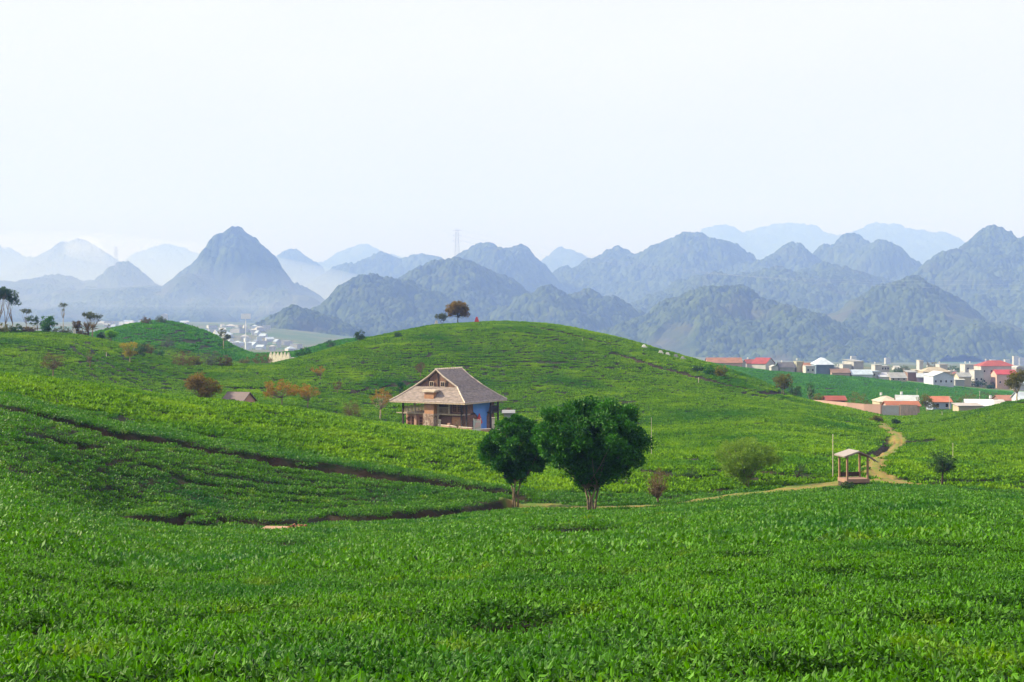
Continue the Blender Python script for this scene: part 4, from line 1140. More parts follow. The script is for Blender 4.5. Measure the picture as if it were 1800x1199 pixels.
white = simple('white_paint', (0.72, 0.71, 0.68), 0.6, (0.60, 0.59, 0.56), 1.0)
gatepost(839, 209.5, 2.3, 0.95, 'small off white slatted gate before the blue mural', white, 6)
gatepost(867, 210.5, 2.7, 0.42, 'pale square gate post right of the blue mural', cap_pale)
gatepost(773, 214, 1.5, 0.3, 'short pale post at the left end of the garden wall', cap_pale)
def bare_shrub():
    plant('bare_shrub', 804, 212, 756, 733, 16, 'brown', 'bare branched shrub before the brick front of the house', 'shrub', blobs=[(0, 0.65, 0.5, 0.35)], leaves=60, size=0.1, fork=0.3, limbs=10, clumps=20, twigs=1, trunk_r=0.03)
bare_shrub()
plant('flowering_shrub', 898, 240, 745, 712, 26, 'brown', 'dark reddish shrub behind the white hut', 'shrub', blobs=BUSH, leaves=1500, size=0.25, fork=0.1, clumps=40)

# ---------------------------------------------------------------- generic small buildings
def tank(m, x, y, z, s=1.0):
    a = np.linspace(0, 2 * np.pi, 9)[:-1]
    m.tube([(x, y, z + 0.9 * s), (x, y, z + 2.1 * s)], 0.55 * s, 8)
    for q in (0.35, -0.35): m.tube([(x + q * s, y, z), (x + q * s, y, z + 0.9 * s)], 0.06 * s, 4)
def building(name, px, Y, top_py, w_px, depth, kind, roofc, wallc, label, rz=0.0, roof_h=None, windows=0, storeys=1, over=0.4, tanks=0, group=None, cat='house', base=None, door=False, chimneyc=None):
    """w_px: width in view; kind: gable (ridge along x), front (gable to the viewer), hip, flat, shed, arch"""
    k = Y / F; b = gp(px, Y, soil=False); w = w_px * k
    top = (PH - top_py) * k - b.z
    root = empty(name, b, R(rz), label=label, cat=cat, group=group)
    rh = roof_h if roof_h is not None else {'gable': 0.25 * depth, 'front': 0.2 * w, 'hip': 0.25 * min(depth, w), 'flat': 0.2, 'shed': 0.9, 'arch': 0.2 * w}[kind]
    wh = max(top - rh, 1.5)
    wm = simple('wall_' + '_'.join('%d' % int(c * 100) for c in wallc), wallc, 0.85, tuple(c * 0.8 for c in wallc), 0.3)
    rm = simple('roof_' + '_'.join('%d' % int(c * 100) for c in roofc), roofc, 0.7, tuple(c * 0.75 for c in roofc), 0.4)
    m = MB(); hw, hd = w / 2, depth / 2
    m.bx(-hw, hw, -hd, hd, -3.0, wh)
    if kind == 'gable':
        for sx in (-1, 1): m.raw([(sx * hw, -hd, wh), (sx * hw, hd, wh), (sx * hw, 0, wh + rh)], [[0, 1, 2]])
    if kind == 'front':
        m.prism([(-hw, wh), (hw, wh), (0, wh + rh)], -hd, hd)
    m.part('wall', wm, root)
    r = MB(); o = over; e = 0.12
    if kind == 'gable':
        dz = rh * o / hd
        for sy in (-1, 1): r.slab([(-hw - o, sy * (hd + o), wh - dz + e), (hw + o, sy * (hd + o), wh - dz + e), (hw + o, 0, wh + rh + e), (-hw - o, 0, wh + rh + e)], 0.1)
    elif kind == 'front':
        dz = rh * o / hw
        for sx in (-1, 1): r.slab([(sx * (hw + o), -hd - o, wh - dz + e), (sx * (hw + o), hd + o, wh - dz + e), (0, hd + o, wh + rh + e), (0, -hd - o, wh + rh + e)], 0.1)
    elif kind == 'hip':
        L = max(hw - hd, 0.12 * hw); Ly = max(hd - hw, 0.0)
        A = [(-hw - o, -hd - o, wh), (hw + o, -hd - o, wh), (hw + o, hd + o, wh), (-hw - o, hd + o, wh), (-L, -Ly, wh + rh), (L, -Ly, wh + rh), (L, Ly, wh + rh), (-L, Ly, wh + rh)]
        r.raw(A, [[0, 1, 5, 4], [1, 2, 6, 5], [2, 3, 7, 6], [3, 0, 4, 7], [4, 5, 6, 7], [3, 2, 1, 0]])
    elif kind == 'arch':
        n = 10; pts = [(-hw * 1.03 * math.cos(math.pi * i / n), wh + rh * math.sin(math.pi * i / n)) for i in range(n + 1)]
        r.prism(pts, -hd - 0.2, hd + 0.2)
    elif kind == 'shed':
        r.slab([(-hw - o, -hd - o, wh + 0.05), (hw + o, -hd - o, wh + 0.05), (hw + o, hd + o, wh + rh), (-hw - o, hd + o, wh + rh)], 0.12)
    else:
        r.bx(-hw - 0.2, hw + 0.2, -hd - 0.2, hd + 0.2, wh, wh + rh)
    rf = r.part('roof', rm, root)
    if windows:
        n = windows
        for s in range(storeys):
            z0 = wh * (s + 0.38) / storeys; z1 = min(z0 + 1.1, wh * (s + 0.80) / storeys)
            for i in range(n):
                x = -hw + w * (i + 0.5) / n; q = min(0.38, w / n * 0.24)
                f = MB().bx(x - q, x + q, -hd - 0.06, -hd - 0.003, z0, z1).part('window', glass_dark, root)
                MB().bx(x - q - 0.1, x + q + 0.1, -hd - 0.14, -hd - 0.005, z0 - 0.14, z0 - 0.01).part('sill', white, f)
    if door:
        MB().bx(-0.5, 0.5, -hd - 0.05, -hd - 0.003, -0.2, 2.0).part('door', timber_dark, root)
    for i in range(tanks):
        m = MB(); tank(m, -hw * 0.5 + i * hw * 0.8, 0.2, wh + rh * 0.75, 0.75 if Y > 500 else 0.7); m.part('water_tank', simple('steel_tank', (0.6, 0.62, 0.64), 0.35, (0.5, 0.5, 0.52), 1), root)
    return root
RED = (0.25, 0.06, 0.05); WH = (0.44, 0.44, 0.44); GREY = (0.30, 0.31, 0.32); BLUE = (0.42, 0.50, 0.60); TAN = (0.42, 0.36, 0.27); BROWN = (0.22, 0.14, 0.11); PINK = (0.48, 0.33, 0.28); DK = (0.10, 0.10, 0.12); OR = (0.30, 0.145, 0.10)
building('white_hut', 894, 233, 722, 15, 3.5, 'shed', (0.24, 0.25, 0.27), (0.45, 0.48, 0.54), 'pale grey white hut just right of the wooden house', roof_h=0.3, windows=1, cat='hut')
def brick_hut():
    r = building('brick_hut', 420, 214, 690, 41, 3.4, 'gable', (0.16, 0.12, 0.12), (0.52, 0.28, 0.21), 'low pink brick hut with dark corrugated roof in the hollow', rz=-24, cat='hut', roof_h=1.25, over=0.3, door=True)
brick_hut()
# town on the right -------------------------------------------------
T = [
 ('long_house', 1272, 640, 629.5, 60, 10, 'gable', OR, PINK, 'long low orange roof at the left end of the right hand town', {}),
 ('house', 1301, 660, 633, 16, 8, 'front', RED, WH, 'tiny gabled house with white front next to the long orange roof', {}),
 ('house', 1319, 655, 632, 18, 8, 'gable', RED, WH, 'small red roofed house left of the tall white gable', dict(tanks=1)),
 ('house', 1342, 640, 629, 26, 12, 'gable', (0.28, 0.05, 0.05), WH, 'white gabled house with bright red roof slope', dict(rz=-35)),
 ('shed', 1360, 610, 642, 12, 6, 'front', WH, WH, 'little white gabled shed at the field edge', {}),
 ('long_shed', 1381, 640, 637, 26, 10, 'gable', DK, GREY, 'long dark roofed shed in the town', dict(tanks=1)),
 ('tower_house', 1404, 640, 635, 13, 8, 'flat', (0.35, 0.36, 0.28), (0.38, 0.38, 0.30), 'olive grey flat topped block beside the dark shed', dict(tanks=1, windows=0)),
 ('house', 1422, 615, 643, 16, 7, 'flat', WH, WH, 'white box house with two dark windows at the field edge', dict(windows=2)),
 ('house', 1418, 632, 638, 10, 7, 'gable', OR, PINK, 'orange roof peeping over the white box house', {}),
 ('warehouse', 1445, 625, 629, 31, 14, 'hip', (0.50, 0.58, 0.68), (0.14, 0.20, 0.28), 'dark blue warehouse under a pale blue hipped roof', dict(roof_h=3.4)),
 ('long_house', 1475, 618, 650, 32, 8, 'gable', BROWN, PINK, 'long low brown roof right of the blue warehouse', {}),
 ('house', 1486, 660, 640, 15, 8, 'flat', WH, WH, 'white flat topped house behind the long brown roof', dict(tanks=1)),
 ('house', 1500, 665, 632, 20, 10, 'shed', GREY, (0.36, 0.36, 0.36), 'tall grey sloping roofed building in the middle of the town', dict(rz=20)),
 ('long_shed', 1512, 618, 652, 36, 9, 'gable', BLUE, (0.5, 0.55, 0.6), 'long pale blue roofed shed along the field edge', {}),
 ('house', 1537, 622, 652, 15, 8, 'flat', BLUE, WH, 'pale blue and white block right of the long blue shed', dict(windows=2)),
 ('house', 1541, 680, 641, 12, 8, 'flat', WH, WH, 'white house with roof tank left of the green trees', dict(tanks=1)),
 ('house', 1553, 690, 643, 14, 8, 'flat', WH, WH, 'white stepped house beside the one with the tank', dict(windows=3, storeys=2)),
 ('long_shed', 1551, 620, 655, 18, 8, 'gable', (0.5, 0.52, 0.6), (0.5, 0.5, 0.56), 'lilac grey low shed at the field edge', {}),
 ('long_shed', 1575, 618, 655, 28, 10, 'gable', GREY, TAN, 'low grey roofed shed with open front', dict(windows=3)),
 ('house', 1600, 645, 651, 16, 8, 'shed', GREY, BROWN, 'grey sloping roofed lean to left of the white barn', {}),
 ('barn', 1650, 615, 653, 36, 16, 'front', (0.48, 0.52, 0.58), (0.52, 0.56, 0.66), 'large pale blue gabled barn with narrow dark windows', dict(windows=4)),
 ('house', 1622, 640, 656, 20, 8, 'gable', (0.42, 0.46, 0.52), (0.20, 0.17, 0.26), 'blue grey roofed annex on the left of the barn', dict(rz=-15)),
 ('long_house', 1642, 680, 645, 48, 10, 'hip', TAN, TAN, 'long tan hipped roof behind the barn', dict(tanks=1)),
 ('house', 1612, 700, 650, 14, 8, 'flat', (0.55, 0.50, 0.40), TAN, 'beige flat roofed house behind the grey lean to', {}),
 ('villa', 1748, 690, 633.5, 60, 12, 'hip', (0.31, 0.065, 0.055), (0.48, 0.42, 0.41), 'large villa with bright red hipped roof and two rows of windows', dict(windows=5, storeys=2, roof_h=3.0, tanks=1)),
 ('house', 1702, 720, 640, 20, 9, 'flat', WH, WH, 'white flat house with tower tank left of the villa', dict(tanks=2, windows=2, storeys=2)),
 ('house', 1716, 670, 650, 16, 9, 'flat', WH, WH, 'white terraced house below the villa left corner', dict(windows=2)),
 ('house', 1765, 650, 650, 36, 9, 'gable', (0.42, 0.05, 0.06), PINK, 'crimson roofed pink house below the villa', dict(windows=3)),
 ('house', 1789, 680, 643, 14, 8, 'arch', WH, GREY, 'white arched roof at the right edge of the town', {}),
 ('house', 1683, 640, 664, 16, 8, 'shed', (0.55, 0.56, 0.55), GREY, 'small pale tin roof at the end of the far field', {}),
 ('house', 1692, 660, 655, 22, 8, 'gable', GREY, TAN, 'grey low roof under the dark rounded tree', {}),
 ('house', 1655, 760, 640, 14, 8, 'flat', WH, WH, 'far white cube house behind the tan roof', dict(tanks=1)),
 ('house', 1617, 770, 633, 7, 6, 'flat', WH, WH, 'thin white tower house behind the middle roofs', {}),
 ('house', 1790, 640, 668, 20, 8, 'gable', BLUE, WH, 'pale roofed house half hidden by the right edge tree', {}),
 # nearer, behind the pink wall
 ('house', 1558, 430, 696, 36, 9, 'hip', (0.50, 0.44, 0.34), TAN, 'beige hipped roof behind the pink wall', dict(tanks=1)),
 ('house', 1594, 420, 695, 36, 8, 'gable', (0.44, 0.47, 0.48), PINK, 'grey tin roofed pink house behind the orange roof', dict(rz=-12, tanks=1, roof_h=1.5)),
 ('long_house', 1584, 372, 705.5, 56, 5, 'gable', (0.36, 0.12, 0.06), PINK, 'long rust orange roof behind the grey metal gate', dict(roof_h=1.1)),
 ('house', 1650, 410, 697, 32, 7, 'gable', (0.45, 0.15, 0.08), (0.35, 0.42, 0.55), 'small house with bright orange roof and bluish wall', dict(roof_h=1.4, windows=2)),
 ('barn', 1720, 385, 702.5, 44, 10, 'gable', (0.66, 0.68, 0.70), (0.55, 0.6, 0.66), 'white roofed barn behind the right hill crest', dict(rz=-14, roof_h=1.5)),
 ('house', 1748, 395, 705, 26, 6, 'gable', (0.50, 0.48, 0.46), TAN, 'low grey roof joined to the white barn', dict(tanks=1, roof_h=1.0)),
 ('long_house', 1700, 372, 713, 40, 5, 'shed', (0.42, 0.38, 0.36), TAN, 'flat brown grey lean to in front of the white barn', dict(roof_h=0.5)),
 ('long_house', 1768, 470, 695, 34, 8, 'gable', (0.34, 0.15, 0.10), BROWN, 'long brown tiled roof right of the barn', dict(roof_h=1.5)),
 ('house', 1795, 400, 689, 18, 7, 'gable', (0.42, 0.48, 0.56), (0.5, 0.55, 0.62), 'blue grey house at the right edge below the tree', dict(windows=1)),
]
for nm, px, Y, tp, w, dp, kd, rc, wc, lab, kw in T:
    Y = Y + (92 if 600 <= Y < 660 else 75 if Y >= 660 else 0)
    building(nm, px, Y, tp, w, dp, kd, rc, wc, lab, cat={'barn': 'barn', 'warehouse': 'warehouse', 'shed': 'shed', 'long_shed': 'shed', 'villa': 'villa'}.get(nm, 'house'), **kw)
# more of the town, hardly more than specks between the named ones
rng = random.Random(4)
KN = {'gable': 'pitched', 'front': 'end on pitched', 'flat': 'flat', 'hip': 'hipped'}
CN = {WH: 'white', BLUE: 'pale blue', GREY: 'grey', RED: 'red', TAN: 'tan', (0.5, 0.52, 0.55): 'silvery', (0.35, 0.42, 0.52): 'slate blue'}
palette = [(WH, WH), (BLUE, WH), (GREY, WH), (RED, WH), (TAN, TAN), ((0.5, 0.52, 0.55), GREY)]
for i in range(24):
    px = rng.uniform(1290, 1800); Y = rng.uniform(790, 1080)
    rc, wc = rng.choice(palette)
    pg = PH - float(H(np.array([(px - 900) / F * Y]), np.array([Y]))[0]) * F / Y
    kd = rng.choice(['gable', 'front', 'flat', 'flat', 'hip'])
    building('small_house', px, Y, pg - rng.uniform(3.5, 7) * 700 / Y * 1.3, rng.uniform(7, 15), 7, kd, rc, wc,
             'small house with %s %s roof far back in the right hand town' % (KN[kd], CN[rc]), rz=rng.uniform(-25, 25), group='small houses with %s %s roofs in the back of the right hand town' % (KN[kd], CN[rc]), tanks=1 if rng.random() < 0.5 else 0)
for i in range(6):
    px = [1500, 1560, 1770, 1785, 1795, 1745][i]; Y = 2600 + 60 * i
    building('hill_foot_house', px, Y, 628 + (i % 3) * 3 - 2, 9, 9, 'flat', WH, WH, 'white house at the foot of the blue hills, beyond the right hand town', group='white houses at the hill foot', cat='house')
# town on the left, seen through haze
for i in range(100):
    px = rng.choice([rng.uniform(350, 475), rng.uniform(380, 525), rng.uniform(180, 330)]); Y = rng.uniform(1800, 2500) if px > 470 else rng.uniform(1950, 3150) if px > 330 else rng.uniform(2800, 3400)
    rc, wc = rng.choice(palette[:3] + [(WH, WH), (BLUE, (0.5, 0.55, 0.62)), ((0.35, 0.42, 0.52), WH)])
    pg = PH - float(H(np.array([(px - 900) / F * Y]), np.array([Y]))[0]) * F / Y
    hh = rng.uniform(3.5, 7.5); kd = rng.choice(['gable', 'flat', 'flat', 'hip']); wpx_ = rng.uniform(5, 18); sz_ = 'wide' if wpx_ > 11 else 'narrow'
    building('town_building', px, Y, pg - hh * 1.35 * F / Y, wpx_, rng.uniform(12, 22), kd, rc, wc,
             '%s building with a %s %s roof in the hazy left hand town' % (sz_, KN[kd], CN[rc]), rz=rng.uniform(-30, 30), group='%s buildings with %s %s roofs in the hazy left hand town' % (sz_, KN[kd], CN[rc]))
for i, (px, Y, py) in enumerate([(27, 2900, 500), (45, 2950, 497), (62, 2950, 496), (142, 2900, 502), (270, 3000, 490), (165, 2700, 532), (388, 2850, 478)]):
    pass
building('pagoda_house', 289, 3150, 551, 10, 12, 'front', WH, WH, 'white twin gabled building on the horizon of the left town')
# billboard ---------------------------------------------------------
def billboard():
    Y = 2300; k = Y / F; b = gp(432, Y, soil=False)
    root = empty('billboard', b, label='big white billboard on one post above the hazy left town', cat='billboard')
    zt = (PH - 551.5) * k - b.z; zb = (PH - 560.5) * k - b.z
    MB().tube([(0, 0, -1), (0, 0, zb)], 0.6, 8).part('post', white, root)
    MB().bx(-8.2, 8.2, -0.5, 0.5, zb, zt).part('panel', simple('billboard_white', (0.80, 0.80, 0.82), 0.6), root)
billboard()
# sawtooth fronted building --------------------------------------
def sawtooth():
    Y = 395; k = Y / F; b = gp(497, Y)
    root = empty('zigzag_building', b, R(-30), label='cream white building front with a zigzag row of gables in the saddle', cat='building')
    z = (PH - 619) * k - b.z; m = MB(); w = 1.28
    for i in range(6): 
        x = -4.4 + i * w * 1.02
        m.prism([(x - w / 2, -1.5), (x + w / 2, -1.5), (x + w / 2, z - 1.5), (x, z), (x - w / 2, z - 1.5)], -0.3 + 0.003 * i, 0.3)
    m.part('wall', simple('cream', (0.66, 0.62, 0.50), 0.8), root)
    MB().bx(-5, 3, 0.31, 6, z - 2.2, z - 1.7).part('roof', simple('roof_grey_low', (0.3, 0.29, 0.28), 0.9), root)
sawtooth()
# ---------------------------------------------------------------- open shelter
def shelter():
    b = gp(1500, 113.2); k = 113.2 / F; b.z = (PH - 845) * k
    root = empty('open_shelter', b, R(12), label='open brick posted shelter with a broken pitched roof beside the track', cat='shelter')
    h = (845 - 786) * k; root.scale = (0.80, 0.85, 0.92)
    fl = simple('pink_plaster', (0.31, 0.18, 0.13), 0.85, (0.24, 0.15, 0.11), 1.5)
    MB().bx(-1.25, 1.3, -1.0, 1.0, -0.08, 0.25).part('floor_slab', fl, root)
    MB().bx(-1.2, 1.25, -0.95, 0.95, -1.4, -0.081).part('plinth', bark_dark, root)
    post = simple('post_brick', (0.30, 0.17, 0.11), 0.9, (0.22, 0.13, 0.09), 3)
    for x, y in ((-1.12, -0.85), (1.15, -0.85), (-1.12, 0.85), (1.15, 0.85)):
        MB().bx(x - 0.085, x + 0.085, y - 0.085, y + 0.085, 0.25, h - 0.42).part('post', post, root)
    MB().bx(-1.05, 1.05, 0.8, 0.88, 0.32, 0.7).part('back_rail', timber_dark, root)
    rf = simple('tin_roof', (0.26, 0.23, 0.215), 0.6, (0.30, 0.26, 0.24), 2)
    # ridge front to back: the left slope whole, the right one short and sagging
    m = MB(); m.slab([(-1.6, -1.15, h - 0.46), (0.1, -1.15, h), (0.1, 1.15, h), (-1.6, 1.15, h - 0.46)], 0.12)
    r = m.part('roof', rf, root)
    MB().slab([(0.14, -1.1, h - 0.03), (1.25, -1.1, h - 0.42), (1.25, 0.9, h - 0.42), (0.14, 0.9, h - 0.03)], 0.05).part('broken_slope', timber_dark, root)
    m = MB()
    for y in (-1.12, -0.4, 0.3, 0.95): m.tube([(-1.6, y, h - 0.57), (0.12, y, h - 0.12), (1.3, y, h - 0.52)], 0.045, 4)
    m.tube([(1.1, -1.15, h - 0.45), (2.15, -1.2, h - 1.05)], 0.05, 4); m.tube([(1.0, -0.9, h - 0.42), (1.95, -0.95, h - 1.0)], 0.05, 4)
    for x in (-1.12, 1.15): m.bx(x - 0.05, x + 0.05, -1.0, 1.0, h - 0.6, h - 0.5)
    m.part('rafters', simple('rafters', (0.30, 0.22, 0.18), 0.85), root)
shelter()
# poles ----------------------------------------------------------------
def pole(px, Y, base_py, top_py, r, label, arm=0.0, mat=None, cat='pole'):
    y_ = seen(px, base_py, Y * 0.6)[1]
    Y = y_ if abs(y_ / Y - 1) < 0.5 else Y
    b = gp(px, Y); k = Y / F; h = (PH - top_py) * k - b.z
    root = empty('pole', b, label=label, cat=cat)
    MB().tube([(0, 0, -0.3), (0, 0, h)], [r, r * 0.8], 6).part('shaft', mat or cap_pale, root)
    m = MB()
    if arm: m.tube([(-arm, 0, h * 0.95), (arm, 0, h * 0.95)], r * 0.6, 5)
    else: m.box((0, 0, h + 0.03), (r * 2.6, r * 2.6, 0.06))
    m.part('crossarm' if arm else 'cap', mat or cap_pale, root)
pole(1464, 113, 838, 765, 0.035, 'thin tall pale pole just left of the shelter')
pole(1145, 125, 800, 735, 0.03, 'thin pale pole on the slope above the bare brown tree')
pole(1675, 118, 806, 780, 0.025, 'short thin stake right of the small green tree')
pole(1669, 360, 720, 696, 0.10, 'grey utility pole near the orange roofed house', 0.6)
pole(1722, 420, 705, 687, 0.09, 'pale pole standing above the white barn', 0.4)
pole(1612, 415, 700, 683, 0.07, 'thin lamp pole above the grey tin roof', 0.5)
pole(1589, 612, 668, 648, 0.14, 'pale utility pole before the low grey shed', 0.7)
pole(1691, 560, 676, 652, 0.14, 'white utility pole at the end of the far field', 0.7)
pole(1228, 352, 675, 664, 0.07, 'short white marker post on the right flank of the middle hill')
pole(1656, 285, 731, 724, 0.05, 'little white stake on the crest of the right hill')
pole(1024, 372, 600, 596, 0.08, 'little pale stake high on the middle hill')
pole(187, 250, 628, 620, 0.09, 'short white stake on the left slope')
# graves ---------------------------------------------------------------
def grave(px, Y, base_py, top_py, w_px, kind, label, mat):
    b = gp(px, Y, lift=0.2); k = Y / F; h = max(0.8, (PH - top_py) * k - b.z); w = w_px * k
    root = empty('gravestone', b, label=label, cat='gravestone')
    MB().bx(-w * 0.6, w * 0.6, -w * 0.5, w * 0.5, -0.5, h * 0.3).part('base', mat, root)
    if kind == 'obelisk':
        MB().raw([(sx * q, sy * q, z) for z, q in ((h * 0.3, w * 0.35), (h * 0.88, w * 0.22), (h, 0.02)) for sx, sy in ((-1, -1), (1, -1), (1, 1), (-1, 1))],
                 [[0, 1, 5, 4], [1, 2, 6, 5], [2, 3, 7, 6], [3, 0, 4, 7], [4, 5, 9, 8], [5, 6, 10, 9], [6, 7, 11, 10], [7, 4, 8, 11], [8, 9, 10, 11]]).part('headstone', mat, root)
    else:
        n = 8; MB().prism([(-w * 0.42, h * 0.3), (w * 0.42, h * 0.3)] + [(w * 0.42 * math.cos(math.pi * i / n), h * 0.65 + h * 0.35 * math.sin(math.pi * i / n)) for i in range(n + 1)], -w * 0.2, w * 0.2).part('headstone', mat, root)
gw = simple('whitewash', (0.72, 0.70, 0.66), 0.7); gg = simple('grave_grey', (0.30, 0.29, 0.30), 0.85)
grave(1132, 374, 630, 618, 9, 'obelisk', 'white peaked gravestone highest on the right flank', gw)
grave(1161.5, 368, 640, 634, 7, 'round', 'low white rounded gravestone, first of a close pair', gw)
grave(1173.5, 366, 643, 635, 7, 'round', 'cream rounded gravestone left of the grey pair', gw)
grave(1188, 364, 645, 633, 7, 'round', 'grey square headed gravestone right of the cream one', gg)
grave(1200, 362, 651, 634, 9, 'obelisk', 'tall grey pointed gravestone at the right end', gg)
grave(61, 349, 582, 572, 6, 'round', 'white gravestone among bushes on the left crest', gw)
grave(131, 347, 584, 578, 4, 'round', 'tiny white gravestone beside the brown round tree', gw)
grave(1, 350, 578, 569, 9, 'round', 'white domed grave at the left edge', gw)
grave(767, 412, 570, 563, 6, 'round', 'white stone with a rounded head on the hill top', gw)
def tent():
    b = gp(838, 421, lift=0.3); k = 421 / F
    root = empty('red_tent', b, label='small red pointed tent on the hill top right of the tree', cat='tent')
    h = (PH - 557.0) * k - b.z
    MB().raw([(-0.9, -0.6, -0.4), (0.9, -0.6, -0.4), (0.9, 0.6, -0.4), (-0.9, 0.6, -0.4), (-0.25, 0, h), (0.25, 0, h)], [[0, 1, 5, 4], [1, 2, 5], [2, 3, 4, 5], [3, 0, 4], [3, 2, 1, 0]]).part('canvas', red_paint, root)
    MB().prism([(-0.2, -0.3), (0.2, -0.3), (0, h * 0.5)], -0.66, -0.56).part('door_flap', simple('orange_cloth', (0.6, 0.15, 0.05), 0.8), root)
tent()
# ---------------------------------------------------------------- pink wall, its gate and the little red roofed kiosk
def wall_run(name, pts, label, mat, th=0.25):
    """pts: (px, distance, top row)"""
    root = empty(name, gp(pts[0][0], pts[0][1]), label=label, cat='wall')
    m = MB(); c = MB(); o = root.location
    for (p0, y0, t0), (p1, y1, t1) in zip(pts[:-1], pts[1:]):
        a = gp(p0, y0) - o; b = gp(p1, y1) - o; za = (PH - t0) / F * y0 - o.z; zb = (PH - t1) / F * y1 - o.z
        n = Vector((-(b.y - a.y), b.x - a.x, 0)).normalized() * th / 2
        V = [(a.x - n.x, a.y - n.y, a.z - 1), (b.x - n.x, b.y - n.y, b.z - 1), (b.x - n.x, b.y - n.y, zb), (a.x - n.x, a.y - n.y, za),
             (a.x + n.x, a.y + n.y, a.z - 1), (b.x + n.x, b.y + n.y, b.z - 1), (b.x + n.x, b.y + n.y, zb), (a.x + n.x, a.y + n.y, za)]
        m.raw(V, [[0, 1, 2, 3], [5, 4, 7, 6], [3, 2, 6, 7], [4, 5, 1, 0], [0, 3, 7, 4], [1, 5, 6, 2]])
        m2 = 1.25; V2 = [(a.x - n.x * m2, a.y - n.y * m2, za + 0.003), (b.x - n.x * m2, b.y - n.y * m2, zb + 0.003), (b.x - n.x * m2, b.y - n.y * m2, zb + 0.1), (a.x - n.x * m2, a.y - n.y * m2, za + 0.1),
             (a.x + n.x * m2, a.y + n.y * m2, za + 0.003), (b.x + n.x * m2, b.y + n.y * m2, zb + 0.003), (b.x + n.x * m2, b.y + n.y * m2, zb + 0.1), (a.x + n.x * m2, a.y + n.y * m2, za + 0.1)]
        c.raw(V2, [[0, 1, 2, 3], [5, 4, 7, 6], [3, 2, 6, 7], [4, 5, 1, 0]])
    m.part('wall_body', mat, root); c.part('coping', mat, root)
    return root
pinkw = simple('pink_render', (0.50, 0.31, 0.26), 0.9, (0.43, 0.28, 0.24), 0.3)
wall_run('yard_wall', [(1406, 352, 705.5), (1425, 344, 703.5), (1450, 337, 705), (1490, 331, 708.5), (1520, 328, 711), (1548, 326, 711.5)], 'long curving pink wall along the hill foot', pinkw)
wall_run('yard_wall', [(1582, 328, 712), (1612, 332, 713)], 'short stained pink wall right of the grey gate', simple('stained_pink', (0.52, 0.38, 0.32), 0.9, (0.30, 0.26, 0.20), 0.8))
def metal_gate():
    b = gp(1550, 326.5); root = empty('sliding_gate', b, label='wide pale grey metal gate between two pink walls', cat='gate')
    z = (PH - 712.5) / F * 326.5 - b.z
    m = MB()
    for i in range(14): m.bx(0.1 + i * 0.29, 0.1 + i * 0.29 + 0.27, -0.03 + 0.02 * (i % 2), 0.05 + 0.02 * (i % 2), 0.05, z)
    m.part('panel', simple('gate_grey', (0.48, 0.50, 0.53), 0.6, (0.44, 0.40, 0.38), 0.7), root)
    for x in (-0.12, 4.25): MB().bx(x - 0.12, x + 0.12, -0.14, 0.14, -0.5, z + 0.15).part('post', pinkw, root)
metal_gate()
building('kiosk', 1467, 352, 701.5, 32, 4, 'gable', (0.30, 0.07, 0.05), (0.14, 0.06, 0.045), 'low dark red roofed open kiosk behind the pink wall', roof_h=0.9, windows=3, cat='kiosk')
building('hut', 1538, seen(1538, 664.5, 480)[1], 658, 6.5, 3, 'gable', (0.42, 0.30, 0.22), (0.50, 0.36, 0.26), 'tiny tan hut in the middle of the far field', cat='hut', roof_h=0.6)
def slab():
    b = gp(489, SLAB[1]); root = empty('concrete_slab', b + Vector((0.25, 0, SOIL + 0.02)), R(-6), label='flat pinkish concrete slab at the ditch edge in front', cat='slab')
    MB().bx(-1.25, 1.0, -0.9, 0.9, -0.8, 0.02).part('top', simple('pink_concrete', (0.40, 0.23, 0.145), 0.9, (0.28, 0.17, 0.11), 2), root)
    MB().bx(-0.4, -0.3, -1.0, -0.92, -0.1, 0.12).bx(0.75, 0.85, -0.5, -0.4, 0.021, 0.3).part('peg', timber_dark, root)
    b2 = gp(524, SLAB[1] + 0.6); r2 = empty('rubble_heap', b2 + Vector((0, 0, SOIL - 0.1)), label='little heap of red rubble beside the concrete slab', cat='rubble')
    rg = random.Random(2); m = MB()
    for i in range(34): m.box((rg.uniform(-.5, .5), rg.uniform(-.4, .4), rg.uniform(0, .22)), (rg.uniform(.1, .25), rg.uniform(.1, .2), rg.uniform(.06, .14)), rg.uniform(0, 3), tx=rg.uniform(-.5, .5))
    m.part('bricks', simple('broken_brick', (0.32, 0.11, 0.06), 0.9, (0.2, 0.08, 0.05), 5), r2)
slab()
